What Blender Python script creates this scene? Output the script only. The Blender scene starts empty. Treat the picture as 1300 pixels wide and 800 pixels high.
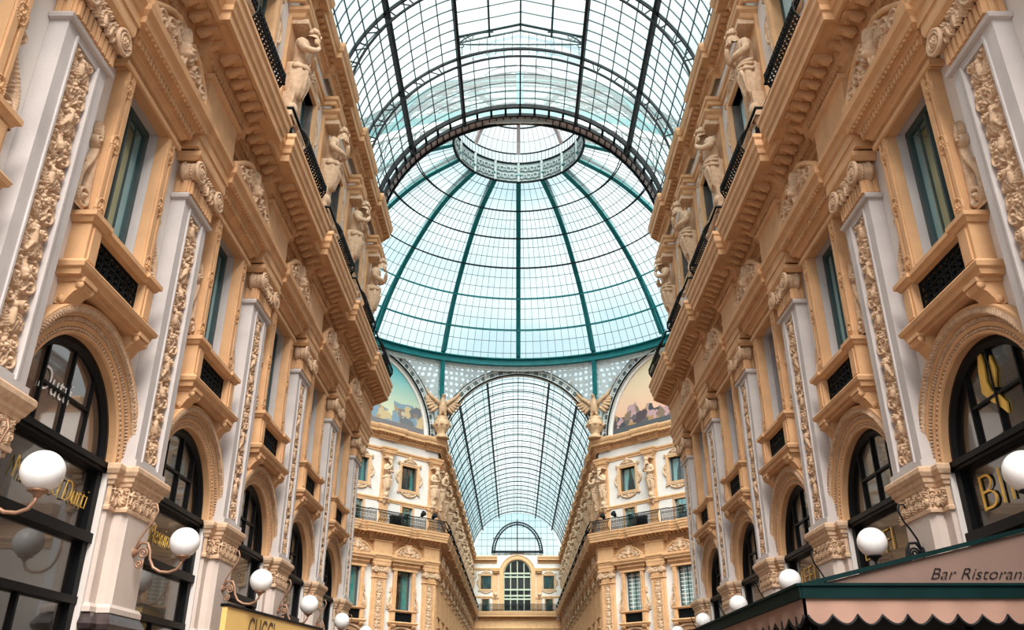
import bpy, math, random
import numpy as np
from mathutils import Vector, Matrix
PI = math.pi
SC = bpy.context.scene
COL = SC.collection
random.seed(7)

# ------------------------------------------------------------------ constants
W = 7.20            # half width of the arcade (wall plane)
B = 4.9             # bay
P0 = 5.3            # first pilaster of the near wings
YN = 36.0           # end of the near wings
R1 = 18.8           # octagon, centre to the arm openings
YC = YN + R1
YF = YC + R1        # start of the far wings
YE = 137.0          # end wall
DIAG = R1 - W
NEAR_P = [P0 + B * k for k in range(7)]
FAR_P = [YF + 0.75 + B * k for k in range(13)]
ORD = "first second third fourth fifth sixth seventh eighth ninth tenth eleventh twelfth thirteenth fourteenth".split()

# ------------------------------------------------------------------ materials
def new_mat(name):
    m = bpy.data.materials.new(name); m.use_nodes = True
    nt = m.node_tree; nt.nodes.clear()
    out = nt.nodes.new('ShaderNodeOutputMaterial')
    return m, nt, out

def stone(name, col, rough=0.75, var=0.12, scale=1.3, bump=0.15, bscale=30.0, metallic=0.0, spec=0.4):
    m, nt, out = new_mat(name)
    N = nt.nodes; L = nt.links
    geo = N.new('ShaderNodeNewGeometry')
    no = N.new('ShaderNodeTexNoise'); no.inputs['Scale'].default_value = scale; no.inputs['Detail'].default_value = 6
    L.new(geo.outputs['Position'], no.inputs['Vector'])
    ramp = N.new('ShaderNodeValToRGB')
    a = [max(0, c * (1 - var)) for c in col]; b = [min(1, c * (1 + var)) for c in col]
    ramp.color_ramp.elements[0].position = 0.3; ramp.color_ramp.elements[0].color = (*a, 1)
    ramp.color_ramp.elements[1].position = 0.7; ramp.color_ramp.elements[1].color = (*b, 1)
    L.new(no.outputs['Fac'], ramp.inputs['Fac'])
    bs = N.new('ShaderNodeBsdfPrincipled')
    bs.inputs['Roughness'].default_value = rough; bs.inputs['Metallic'].default_value = metallic; bs.inputs['Specular IOR Level'].default_value = spec
    L.new(ramp.outputs['Color'], bs.inputs['Base Color'])
    if bump > 0:
        n2 = N.new('ShaderNodeTexNoise'); n2.inputs['Scale'].default_value = bscale; n2.inputs['Detail'].default_value = 4
        L.new(geo.outputs['Position'], n2.inputs['Vector'])
        bp = N.new('ShaderNodeBump'); bp.inputs['Strength'].default_value = bump; bp.inputs['Distance'].default_value = 0.02
        L.new(n2.outputs['Fac'], bp.inputs['Height']); L.new(bp.outputs['Normal'], bs.inputs['Normal'])
    L.new(bs.outputs['BSDF'], out.inputs['Surface'])
    return m

def dark_glass(name, col, rough=0.03, ior=1.6, facmin=0.0, tint=(0.95, 0.97, 0.97)):
    m, nt, out = new_mat(name); N = nt.nodes; L = nt.links
    bs = N.new('ShaderNodeBsdfPrincipled'); bs.inputs['Base Color'].default_value = (*col, 1)
    bs.inputs['Roughness'].default_value = 0.2
    gl = N.new('ShaderNodeBsdfGlossy'); gl.inputs['Roughness'].default_value = rough; gl.inputs['Color'].default_value = (*tint, 1)
    fr = N.new('ShaderNodeFresnel'); fr.inputs['IOR'].default_value = ior
    ad = N.new('ShaderNodeMath'); ad.operation = 'ADD'; ad.inputs[1].default_value = facmin; ad.use_clamp = True
    mx = N.new('ShaderNodeMixShader')
    L.new(fr.outputs[0], ad.inputs[0]); L.new(ad.outputs[0], mx.inputs[0])
    L.new(bs.outputs[0], mx.inputs[1]); L.new(gl.outputs[0], mx.inputs[2]); L.new(mx.outputs[0], out.inputs['Surface'])
    return m

def clear_glass(name, tint, milk=0.1, gloss=0.06, milkcol=(0.9, 0.96, 0.96)):
    m, nt, out = new_mat(name); N = nt.nodes; L = nt.links
    tr = N.new('ShaderNodeBsdfTransparent'); tr.inputs['Color'].default_value = (*tint, 1)
    tl = N.new('ShaderNodeBsdfTranslucent'); tl.inputs['Color'].default_value = (*milkcol, 1)
    gl = N.new('ShaderNodeBsdfGlossy'); gl.inputs['Roughness'].default_value = 0.05
    m1 = N.new('ShaderNodeMixShader'); m1.inputs[0].default_value = milk
    m2 = N.new('ShaderNodeMixShader'); m2.inputs[0].default_value = gloss
    L.new(tr.outputs[0], m1.inputs[1]); L.new(tl.outputs[0], m1.inputs[2])
    L.new(m1.outputs[0], m2.inputs[1]); L.new(gl.outputs[0], m2.inputs[2]); L.new(m2.outputs[0], out.inputs['Surface'])
    return m

M = {}
M['white'] = stone('white_stucco', (0.70, 0.65, 0.62), 0.8, 0.05, 0.9, 0.08, 25)
M['tan'] = stone('tan_stone', (0.62, 0.36, 0.185), 0.7, 0.10, 2.2, 0.3, 40)
M['cream'] = stone('cream_carving', (0.60, 0.41, 0.27), 0.7, 0.18, 9.0, 0.3, 50)
M['grey'] = stone('lilac_grey_stone', (0.53, 0.49, 0.482), 0.65, 0.10, 1.2, 0.12, 20)
M['pier'] = stone('pale_pier_stone', (0.58, 0.49, 0.44), 0.55, 0.08, 1.1, 0.08, 18)
M['plinth'] = stone('dark_marble', (0.055, 0.04, 0.04), 0.3, 0.3, 6, 0.0)
M['iron'] = stone('black_iron', (0.006, 0.008, 0.010), 0.6, 0.2, 5, 0.0, spec=0.15)
M['bar'] = stone('grey_steel_bar', (0.05, 0.075, 0.08), 0.6, 0.2, 5, 0.0, spec=0.15)
M['teal'] = stone('teal_paint', (0.004, 0.135, 0.145), 0.5, 0.2, 1.5, 0.0, spec=0.25)
M['black'] = stone('black_paint', (0.004, 0.004, 0.005), 0.5, 0.2, 3, 0.0, spec=0.15)
M['sash'] = stone('sash_paint', (0.05, 0.075, 0.078), 0.5, 0.1, 3, 0.0)
M['shutter'] = stone('grey_shutter_paint', (0.30, 0.29, 0.31), 0.6, 0.08, 2, 0.0)
M['gold'] = stone('gold_leaf', (0.80, 0.50, 0.10), 0.35, 0.1, 4, 0.0, metallic=0.6)
M['gilt'] = stone('gilded_bronze', (0.50, 0.32, 0.19), 0.6, 0.2, 4, 0.15, metallic=0.1)
M['bronze'] = stone('brown_bronze', (0.30, 0.17, 0.11), 0.45, 0.2, 6, 0.0, metallic=0.4)
M['letters'] = stone('white_letter', (0.85, 0.85, 0.84), 0.4, 0.02, 3, 0.0)
M['globe'] = stone('opal_glass', (0.78, 0.78, 0.79), 0.12, 0.01, 2, 0.0)
M['canvas'] = stone('rose_canvas', (0.125, 0.078, 0.063), 0.9, 0.06, 2.5, 0.1, 120)
M['green'] = stone('bottle_green_paint', (0.002, 0.012, 0.012), 0.6, 0.2, 3, 0.0, spec=0.05)
M['valance'] = stone('pale_rose_canvas', (0.23, 0.135, 0.103), 0.9, 0.06, 2.5, 0.1, 120)
M['ochre'] = stone('ochre_hoarding', (0.76, 0.50, 0.17), 0.5, 0.06, 1.0, 0.0)
M['brown'] = stone('brown_letter', (0.10, 0.05, 0.02), 0.5, 0.1, 3, 0.0)
M['lace'] = stone('grey_iron_lace', (0.56, 0.59, 0.58), 0.6, 0.15, 4, 0.0)
M['mauve'] = stone('mauve_iron', (0.42, 0.35, 0.35), 0.6, 0.1, 3, 0.0)
M['sage'] = stone('sage_paint', (0.42, 0.46, 0.36), 0.6, 0.1, 3, 0.0)
M['drum'] = stone('drum_grey', (0.34, 0.40, 0.40), 0.6, 0.15, 4, 0.0)
M['curtain'] = stone('teal_curtain', (0.03, 0.30, 0.29), 0.8, 0.15, 2, 0.0)
M['pale_curtain'] = stone('pale_curtain', (0.45, 0.60, 0.62), 0.8, 0.1, 2, 0.0)
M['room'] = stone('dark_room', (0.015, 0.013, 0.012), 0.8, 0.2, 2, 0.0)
M['shop'] = dark_glass('shop_glass', (0.010, 0.008, 0.007), 0.02, 1.36, 0.0)
M['sign_glass'] = dark_glass('sign_glass', (0.006, 0.005, 0.005), 0.02, 1.22, 0.0)
M['shop_brown'] = dark_glass('shop_glass_brown', (0.13, 0.085, 0.06), 0.03, 1.6, 0.05)
M['pane'] = dark_glass('window_glass', (0.02, 0.045, 0.045), 0.02, 1.6, 0.36, (0.55, 0.88, 0.90))
M['thin_glass'] = clear_glass('thin_glass', (0.85, 0.93, 0.93), 0.02, 0.10)
M['vault_glass'] = clear_glass('vault_glass', (0.80, 0.93, 0.955), 0.16, 0.04)
M['far_glass'] = clear_glass('far_vault_glass', (0.74, 0.93, 0.95), 0.10, 0.03)
M['dome_glass'] = clear_glass('dome_glass', (0.84, 0.965, 0.985), 0.14, 0.03)

def lace_mat(name, scale, c1, c2, hole):
    """pierced iron panel: pale glass rounds in a grey lattice, from the panel's own UV"""
    m, nt, out = new_mat(name); N = nt.nodes; L = nt.links
    uv = N.new('ShaderNodeUVMap'); uv.uv_map = 'UVMap'
    vo = N.new('ShaderNodeTexVoronoi'); vo.inputs['Scale'].default_value = scale; vo.inputs['Randomness'].default_value = 0.25
    L.new(uv.outputs['UV'], vo.inputs['Vector'])
    lt = N.new('ShaderNodeMath'); lt.operation = 'LESS_THAN'; lt.inputs[1].default_value = hole
    L.new(vo.outputs['Distance'], lt.inputs[0])
    no = N.new('ShaderNodeTexNoise'); no.inputs['Scale'].default_value = scale * 5
    L.new(uv.outputs['UV'], no.inputs['Vector'])
    mc = N.new('ShaderNodeMixRGB'); mc.inputs[1].default_value = (*[c * 0.55 for c in c1], 1); mc.inputs[2].default_value = (*[c * 1.35 for c in c1], 1)
    L.new(no.outputs['Fac'], mc.inputs[0])
    bs = N.new('ShaderNodeBsdfPrincipled'); bs.inputs['Roughness'].default_value = 0.6
    L.new(mc.outputs[0], bs.inputs['Base Color'])
    tr = N.new('ShaderNodeBsdfTransparent'); tr.inputs['Color'].default_value = (*c2, 1)
    tl = N.new('ShaderNodeBsdfTranslucent'); tl.inputs['Color'].default_value = (0.75, 0.85, 0.86, 1)
    ms = N.new('ShaderNodeMixShader'); ms.inputs[0].default_value = 0.3
    L.new(tr.outputs[0], ms.inputs[1]); L.new(tl.outputs[0], ms.inputs[2])
    fac = N.new('ShaderNodeMixShader'); L.new(lt.outputs[0], fac.inputs[0])
    b2 = N.new('ShaderNodeMixShader'); b2.inputs[0].default_value = 0.35
    L.new(bs.outputs[0], b2.inputs[1]); L.new(tl.outputs[0], b2.inputs[2])
    L.new(b2.outputs[0], fac.inputs[1]); L.new(ms.outputs[0], fac.inputs[2]); L.new(fac.outputs[0], out.inputs['Surface'])
    return m
M['pierced'] = lace_mat('pierced_panel', 2.1, (0.45, 0.50, 0.50), (0.85, 0.95, 0.96), 0.30)

def painting(name, sky_top, sky_low, figs, ground):
    """a mural: sky above, a frieze of soft figure-like patches below"""
    m, nt, out = new_mat(name); N = nt.nodes; L = nt.links
    uv = N.new('ShaderNodeUVMap'); uv.uv_map = 'UVMap'
    sep = N.new('ShaderNodeSeparateXYZ'); L.new(uv.outputs['UV'], sep.inputs[0])
    ramp = N.new('ShaderNodeValToRGB')
    ramp.color_ramp.elements[0].position = 0.2; ramp.color_ramp.elements[0].color = (*sky_low, 1)
    ramp.color_ramp.elements[1].position = 0.8; ramp.color_ramp.elements[1].color = (*sky_top, 1)
    L.new(sep.outputs['Y'], ramp.inputs['Fac'])
    mp = N.new('ShaderNodeMapping'); mp.inputs['Scale'].default_value = (24, 10, 1); L.new(uv.outputs['UV'], mp.inputs['Vector'])
    vo = N.new('ShaderNodeTexVoronoi'); vo.inputs['Scale'].default_value = 2.2
    no = N.new('ShaderNodeTexNoise'); no.inputs['Scale'].default_value = 1.5; no.inputs['Detail'].default_value = 5
    L.new(mp.outputs[0], no.inputs['Vector'])
    add = N.new('ShaderNodeMixRGB'); add.inputs[0].default_value = 0.62
    L.new(mp.outputs[0], add.inputs[1]); L.new(no.outputs['Color'], add.inputs[2]); L.new(add.outputs[0], vo.inputs['Vector'])
    fr = N.new('ShaderNodeValToRGB'); fr.color_ramp.interpolation = 'CONSTANT'
    el = fr.color_ramp.elements
    el[0].position = 0; el[0].color = (*figs[0], 1); el[1].position = 1.0 / len(figs); el[1].color = (*figs[1], 1)
    for i in range(2, len(figs)):
        e = el.new(i / len(figs)); e.color = (*figs[i], 1)
    s2 = N.new('ShaderNodeSeparateXYZ'); L.new(vo.outputs['Color'], s2.inputs[0]); L.new(s2.outputs['X'], fr.inputs['Fac'])
    # figure mask: noisy height
    n2 = N.new('ShaderNodeTexNoise'); n2.inputs['Scale'].default_value = 0.45; n2.inputs['Detail'].default_value = 4
    L.new(mp.outputs[0], n2.inputs['Vector'])
    ma = N.new('ShaderNodeMath'); ma.operation = 'MULTIPLY_ADD'; ma.inputs[1].default_value = 0.75; ma.inputs[2].default_value = -0.05
    L.new(n2.outputs['Fac'], ma.inputs[0])
    lt = N.new('ShaderNodeMath'); lt.operation = 'LESS_THAN'; L.new(sep.outputs['Y'], lt.inputs[0]); L.new(ma.outputs[0], lt.inputs[1])
    mx = N.new('ShaderNodeMixRGB'); L.new(lt.outputs[0], mx.inputs[0]); L.new(ramp.outputs[0], mx.inputs[1]); L.new(fr.outputs[0], mx.inputs[2])
    l2 = N.new('ShaderNodeMath'); l2.operation = 'LESS_THAN'; l2.inputs[1].default_value = 0.13; L.new(sep.outputs['Y'], l2.inputs[0])
    m2 = N.new('ShaderNodeMixRGB'); m2.inputs[2].default_value = (*ground, 1); L.new(l2.outputs[0], m2.inputs[0]); L.new(mx.outputs[0], m2.inputs[1])
    bs = N.new('ShaderNodeBsdfPrincipled'); bs.inputs['Roughness'].default_value = 0.7
    L.new(m2.outputs[0], bs.inputs['Base Color']); L.new(bs.outputs[0], out.inputs['Surface'])
    return m
M['mural_blue'] = painting('mural_blue', (0.10, 0.42, 0.46), (0.62, 0.58, 0.38), [(0.13, 0.14, 0.16), (0.35, 0.24, 0.14), (0.50, 0.38, 0.22), (0.18, 0.27, 0.34), (0.22, 0.16, 0.12), (0.45, 0.40, 0.34)], (0.16, 0.15, 0.16))
M['mural_pink'] = painting('mural_pink', (0.75, 0.62, 0.42), (0.74, 0.42, 0.30), [(0.07, 0.05, 0.06), (0.36, 0.22, 0.10), (0.10, 0.09, 0.10), (0.45, 0.28, 0.30), (0.20, 0.14, 0.10), (0.05, 0.05, 0.06)], (0.07, 0.08, 0.09))

def floor_mat():
    m, nt, out = new_mat('marble_mosaic'); N = nt.nodes; L = nt.links
    geo = N.new('ShaderNodeNewGeometry')
    ch = N.new('ShaderNodeTexChecker'); ch.inputs['Scale'].default_value = 0.5
    ch.inputs['Color1'].default_value = (0.24, 0.18, 0.14, 1); ch.inputs['Color2'].default_value = (0.13, 0.10, 0.085, 1)
    L.new(geo.outputs['Position'], ch.inputs['Vector'])
    bs = N.new('ShaderNodeBsdfPrincipled'); bs.inputs['Roughness'].default_value = 0.35
    L.new(ch.outputs['Color'], bs.inputs['Base Color']); L.new(bs.outputs[0], out.inputs['Surface'])
    return m
M['floor'] = floor_mat()

# ------------------------------------------------------------------ mesh builder.  Local frame: x right, y into the wall, z up; p = -y
class MB:
    def __init__(s): s.v = []; s.f = []; s.sm = []; s.mi = []; s.uv = None; s.cur = 0
    def add(s, vs, fs, smooth=False):
        b = len(s.v); s.v.extend(vs)
        for f in fs: s.f.append(tuple(b + i for i in f)); s.sm.append(smooth); s.mi.append(s.cur)
    def box(s, x0, x1, p0, p1, z0, z1):
        y0, y1 = -p1, -p0
        s.add([(x0, y0, z0), (x1, y0, z0), (x1, y1, z0), (x0, y1, z0), (x0, y0, z1), (x1, y0, z1), (x1, y1, z1), (x0, y1, z1)],
              [(0, 1, 5, 4), (1, 2, 6, 5), (2, 3, 7, 6), (3, 0, 4, 7), (4, 5, 6, 7), (3, 2, 1, 0)])
    def bar(s, a, b, w, h=None, up=(0, 0, 1)):
        """rectangular bar between two points"""
        a = Vector(a); b = Vector(b); h = h or w; d = (b - a)
        if d.length < 1e-6: return
        d.normalize(); u = Vector(up)
        if abs(d.dot(u)) > 0.98: u = Vector((1, 0, 0))
        r = d.cross(u).normalized(); u = r.cross(d)
        vs = []
        for q in (a, b):
            for sx, sz in ((-1, -1), (1, -1), (1, 1), (-1, 1)): vs.append(tuple(q + r * (sx * w / 2) + u * (sz * h / 2)))
        s.add(vs, [(0, 3, 2, 1), (4, 5, 6, 7), (0, 1, 5, 4), (1, 2, 6, 5), (2, 3, 7, 6), (3, 0, 4, 7)])
    def tube(s, pts, r, n=6, caps=True):
        pts = [Vector(p) for p in pts]; R = r if isinstance(r, (list, tuple)) else [r] * len(pts)
        rings = []; prev = None
        for i, p in enumerate(pts):
            d = (pts[min(i + 1, len(pts) - 1)] - pts[max(i - 1, 0)])
            d = d.normalized() if d.length > 1e-9 else Vector((0, 0, 1))
            if prev is None:
                u = Vector((0, 0, 1)) if abs(d.z) < 0.9 else Vector((1, 0, 0))
            else: u = prev
            u = (u - d * u.dot(d))
            if u.length < 1e-6: u = Vector((0, 1, 0)) - d * d.y
            u.normalize(); prev = u; w = d.cross(u)
            rings.append([tuple(p + (u * math.cos(2 * PI * k / n) + w * math.sin(2 * PI * k / n)) * R[i]) for k in range(n)])
        vs = [v for q in rings for v in q]; fs = []
        for i in range(len(pts) - 1):
            for k in range(n):
                k2 = (k + 1) % n
                fs.append((i * n + k, i * n + k2, (i + 1) * n + k2, (i + 1) * n + k))
        if caps: fs.append(tuple(reversed(range(n)))); fs.append(tuple((len(pts) - 1) * n + k for k in range(n)))
        s.add(vs, fs, True)
    def ball(s, c, r, n=10, m=7, sc=(1, 1, 1)):
        vs = []; fs = []
        for i in range(m + 1):
            t = PI * i / m
            for k in range(n):
                a = 2 * PI * k / n
                vs.append((c[0] + r * sc[0] * math.sin(t) * math.cos(a), c[1] + r * sc[1] * math.sin(t) * math.sin(a), c[2] + r * sc[2] * math.cos(t)))
        for i in range(m):
            for k in range(n):
                k2 = (k + 1) % n
                fs.append((i * n + k, (i + 1) * n + k, (i + 1) * n + k2, i * n + k2))
        s.add(vs, fs, True)
    def lathe(s, prof, c=(0, 0, 0), n=20, smooth=True, a0=0, a1=2 * PI, wob=None):
        full = abs(a1 - a0 - 2 * PI) < 1e-6; m = n if full else n + 1
        vs = []; fs = []
        for (r, z) in prof:
            for k in range(m):
                a = a0 + (a1 - a0) * k / n; q = r * (1 + (wob(a, z) if wob else 0))
                vs.append((c[0] + q * math.cos(a), c[1] + q * math.sin(a), c[2] + z))
        for i in range(len(prof) - 1):
            for k in range(n):
                k2 = (k + 1) % m
                fs.append((i * m + k, i * m + k2, (i + 1) * m + k2, (i + 1) * m + k))
        s.add(vs, fs, smooth)
    def sweep(s, prof, path, caps=True):
        """moulding: profile (outward, z) swept along a plan path of (x, p), mitred"""
        n = len(prof); m = len(path); vs = []
        for i in range(m):
            def nrm(a, b):
                dx, dp = b[0] - a[0], b[1] - a[1]; l = math.hypot(dx, dp); return (-dp / l, dx / l)
            if i == 0: nx, np_ = nrm(path[0], path[1])
            elif i == m - 1: nx, np_ = nrm(path[-2], path[-1])
            else:
                a = nrm(path[i - 1], path[i]); b = nrm(path[i], path[i + 1]); k = 1 + a[0] * b[0] + a[1] * b[1]
                nx, np_ = (a[0] + b[0]) / k, (a[1] + b[1]) / k
            for o, z in prof: vs.append((path[i][0] + nx * o, -(path[i][1] + np_ * o), z))
        fs = []
        for i in range(m - 1):
            for j in range(n - 1): fs.append((i * n + j, (i + 1) * n + j, (i + 1) * n + j + 1, i * n + j + 1))
        if caps: fs.append(tuple(range(n))); fs.append(tuple(reversed(range((m - 1) * n, m * n))))
        s.add(vs, fs)
    def arch(s, prof, zc, n=40, a0=0.0, a1=PI, xc=0.0, sx=1.0, smooth=False):
        """profile (r, p) swept round a half circle"""
        k = len(prof); vs = []; fs = []
        for i in range(n + 1):
            a = a0 + (a1 - a0) * i / n
            for r, p in prof: vs.append((xc + sx * r * math.cos(a), -p, zc + r * math.sin(a)))
        for i in range(n):
            for j in range(k - 1): fs.append((i * k + j, i * k + j + 1, (i + 1) * k + j + 1, (i + 1) * k + j))
        s.add(vs, fs, smooth)
    def poly(s, pts, p0, p1):
        """extruded outline (x, z)"""
        n = len(pts)
        vs = [(x, -p1, z) for x, z in pts] + [(x, -p0, z) for x, z in pts]
        fs = [tuple(range(n)), tuple(reversed(range(n, 2 * n)))] + [(i, i + n, (i + 1) % n + n, (i + 1) % n) for i in range(n)]
        s.add(vs, fs)
    def join(s, o, loc=(0, 0, 0), rz=0.0, sc=1.0, mirror=False):
        c, q = math.cos(rz), math.sin(rz); b = len(s.v)
        for x, y, z in o.v:
            if mirror: x = -x
            x, y, z = x * sc, y * sc, z * sc
            s.v.append((c * x - q * y + loc[0], q * x + c * y + loc[1], z + loc[2]))
        for f, sm, mi in zip(o.f, o.sm, o.mi):
            s.f.append(tuple(b + i for i in (reversed(f) if mirror else f))); s.sm.append(sm); s.mi.append(mi)
    def mirrored(s):
        o = MB(); o.join(s, mirror=True)
        if s.uv: o.uv = list(s.uv)
        return o
    def mesh(s, name, mats):
        me = bpy.data.meshes.new(name)
        me.from_pydata(s.v, [], s.f)
        for m in (mats if isinstance(mats, (list, tuple)) else [mats]): me.materials.append(M[m])
        me.polygons.foreach_set('use_smooth', s.sm); me.polygons.foreach_set('material_index', s.mi)
        if s.uv:
            uvl = me.uv_layers.new(name='UVMap')
            for l in me.loops: uvl.data[l.index].uv = s.uv[l.vertex_index]
        me.update()
        return me

# ------------------------------------------------------------------ carved relief: bumps stamped into a height field
class Relief:
    def __init__(s, w, h, step):
        s.w, s.h = w, h; s.nx = max(2, int(w / step)); s.nz = max(2, int(h / step))
        s.X = np.linspace(-w / 2, w / 2, s.nx + 1); s.Z = np.linspace(0, h, s.nz + 1)
        s.H = np.zeros((s.nz + 1, s.nx + 1)); s.mir = False
    def dot(s, x, z, r, a):
        for xx in ((x, -x) if s.mir else (x,)):
            i0, i1 = np.searchsorted(s.X, [xx - r, xx + r]); j0, j1 = np.searchsorted(s.Z, [z - r, z + r])
            if i0 >= i1 or j0 >= j1: continue
            d2 = ((s.X[i0:i1][None, :] - xx) ** 2 + (s.Z[j0:j1][:, None] - z) ** 2) / (r * r)
            hh = a * np.sqrt(np.clip(1 - d2, 0, 1)); s.H[j0:j1, i0:i1] = np.maximum(s.H[j0:j1, i0:i1], hh)
    def stroke(s, pts, r0, r1, a):
        n = len(pts)
        for i, (x, z) in enumerate(pts):
            t = i / max(1, n - 1); s.dot(x, z, r0 + (r1 - r0) * t, a * (0.75 + 0.25 * (1 - t)))
    def spiral(s, cx, cz, R, turns, a0, sgn, r0, a):
        n = int(24 * turns) + 4; pts = []
        for i in range(n + 1):
            t = i / n; q = R * (1 - 0.85 * t); an = a0 + sgn * 2 * PI * turns * t
            pts.append((cx + q * math.cos(an), cz + q * math.sin(an)))
        s.stroke(pts, r0, r0 * 0.6, a); s.dot(cx, cz, r0 * 1.2, a * 1.2)
    def leaf(s, x, z, ang, ln, wd, a):
        c, q = math.cos(ang), math.sin(ang)
        for i in range(9):
            t = i / 8; wl = wd * math.sin(PI * (0.15 + 0.8 * t)); s.dot(x + c * ln * t, z + q * ln * t, max(0.008, wl * 0.45), a * (1 - 0.3 * t))
        for i in range(1, 7):
            t = i / 7; wl = wd * math.sin(PI * (0.1 + 0.85 * t))
            for sg in (-1, 1):
                bx, bz = x + c * ln * t - q * sg * wl * 0.7, z + q * ln * t + c * sg * wl * 0.7
                s.dot(bx, bz, max(0.008, wl * 0.40), a * 0.7)
    def rosette(s, x, z, R, a, n=6):
        for k in range(n):
            an = 2 * PI * k / n; s.dot(x + R * 0.62 * math.cos(an), z + R * 0.62 * math.sin(an), R * 0.36, a * 0.8)
        s.dot(x, z, R * 0.38, a * 1.1)
    def mb(s, p0=0.0, z0=0.0, keep=False, x0=0.0):
        o = MB(); H = s.H; nx, nz = s.nx, s.nz
        idx = -np.ones(H.shape, dtype=int); use = np.zeros(H.shape, bool)
        on = H > 1e-4
        cell = on[:-1, :-1] | on[1:, :-1] | on[:-1, 1:] | on[1:, 1:]
        if keep: cell[:] = True
        js, is_ = np.nonzero(cell)
        for j, i in zip(js, is_):
            q = []
            for (jj, ii) in ((j, i), (j, i + 1), (j + 1, i + 1), (j + 1, i)):
                if idx[jj, ii] < 0:
                    idx[jj, ii] = len(o.v); o.v.append((s.X[ii] + x0, -(p0 + H[jj, ii]), z0 + s.Z[jj]))
                q.append(idx[jj, ii])
            o.f.append(tuple(int(k) for k in q)); o.sm.append(True); o.mi.append(0)
        return o

def arabesque(w, h, step, a, seed, unit=0.72):
    """candelabra ornament: scrolls, leaves, vases, rosettes, small figures up a panel"""
    rn = random.Random(seed); r = Relief(w, h, step); hw = w / 2; z = 0.0; k = 0
    while z < h - 0.15:
        u = min(unit * rn.uniform(0.85, 1.15), h - z); t = k % 4
        for q in range(14):
            r.dot(0.02 * math.sin(q * 1.3 + k), z + u * q / 13, 0.035, a * 0.7)
        r.mir = True
        if t in (0, 2):
            r.spiral(hw * 0.52, z + u * 0.38, hw * 0.40, 1.6, -PI / 2, 1, 0.034, a)
            r.spiral(hw * 0.50, z + u * 0.80, hw * 0.30, 1.3, PI / 2, -1, 0.030, a * 0.9)
            r.leaf(hw * 0.15, z + u * 0.1, 0.9, hw * 0.75, 0.085, a)
            r.leaf(hw * 0.85, z + u * 0.62, 2.2, hw * 0.5, 0.07, a * 0.9)
            r.leaf(hw * 0.25, z + u * 0.55, 0.4, hw * 0.6, 0.07, a * 0.85)
        else:
            r.leaf(hw * 0.1, z + u * 0.05, 1.0, hw * 0.95, 0.10, a)
            r.leaf(hw * 0.1, z + u * 0.40, 0.2, hw * 0.8, 0.08, a * 0.9)
            r.spiral(hw * 0.58, z + u * 0.82, hw * 0.30, 1.4, PI, 1, 0.032, a)
            r.leaf(hw * 0.85, z + u * 0.2, 2.0, hw * 0.5, 0.07, a * 0.8)
        r.mir = False
        if t == 0: r.rosette(0, z + u * 0.62, hw * 0.34, a * 1.2, 7)
        elif t == 1:      # vase
            for q in range(8): r.dot(0, z + u * (0.2 + 0.05 * q), 0.05 + 0.055 * math.sin(PI * q / 7), a * 1.15)
            r.dot(0, z + u * 0.68, 0.075, a * 1.2)
        elif t == 2:      # mask
            r.dot(0, z + u * 0.55, 0.10, a * 1.3); r.dot(0, z + u * 0.47, 0.07, a * 1.35); r.dot(0, z + u * 0.64, 0.12, a)
        else:             # little figure
            lean = rn.uniform(-0.05, 0.05)
            r.dot(lean, z + u * 0.80, 0.065, a * 1.4)
            for q in range(6): r.dot(lean * (1 - q / 6), z + u * (0.7 - 0.06 * q), 0.085, a * 1.35)
            for sg in (-1, 1):
                r.stroke([(sg * (0.02 + 0.014 * q), z + u * (0.40 - 0.05 * q)) for q in range(7)], 0.06, 0.04, a * 1.25)
                r.stroke([(lean + sg * (0.07 + 0.018 * q), z + u * (0.68 + 0.03 * rn.choice((-1, 1)) * q * 0.5)) for q in range(6)], 0.045, 0.035, a * 1.2)
        for q in range(7):
            r.dot(rn.uniform(-hw, hw) * 0.9, z + rn.uniform(0, u), rn.uniform(0.025, 0.05), a * rn.uniform(0.5, 0.9))
        z += u; k += 1
    r.H[:, :2] *= 0.2; r.H[:, -2:] *= 0.2
    return r

# ------------------------------------------------------------------ things and their parts
class Thing:
    def __init__(s, name, cat): s.name, s.cat, s.parts = name, cat, []; s.body = None
    def part(s, name, mb, mat, parent=None, loc=(0, 0, 0), rot=(0, 0, 0), label=None, scale=1.0):
        me = mb.mesh(name, mat) if isinstance(mb, MB) else mb
        s.parts.append((name, me, parent, loc, rot, label, scale)); return len(s.parts) - 1
    def single(s, mb, mat): s.body = mb.mesh(s.name, mat) if isinstance(mb, MB) else mb; return s
    def copy(s):
        t = Thing(s.name, s.cat); t.parts = list(s.parts); t.body = s.body; return t
    def put(s, label, group=None, loc=(0, 0, 0), rz=0.0, scale=1.0):
        o = bpy.data.objects.new(s.name, s.body); COL.objects.link(o)
        o.location = loc; o.rotation_euler = (0, 0, rz); o.scale = (scale,) * 3
        o['label'] = label; o['category'] = s.cat; o['kind'] = 'thing'
        if group: o['group'] = group
        made = []
        for (n, me, par, l, r, lb, sc) in s.parts:
            c = bpy.data.objects.new(n, me); COL.objects.link(c)
            c.parent = o if par is None else made[par]; c.location = l; c.rotation_euler = r; c.scale = (sc,) * 3
            if lb: c['label'] = lb
            made.append(c)
        return o

def structure(name, mb, mats, loc=(0, 0, 0), rz=0.0):
    o = bpy.data.objects.new(name, mb.mesh(name, mats)); COL.objects.link(o)
    o.location = loc; o.rotation_euler = (0, 0, rz); o['kind'] = 'structure'
    return o

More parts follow.
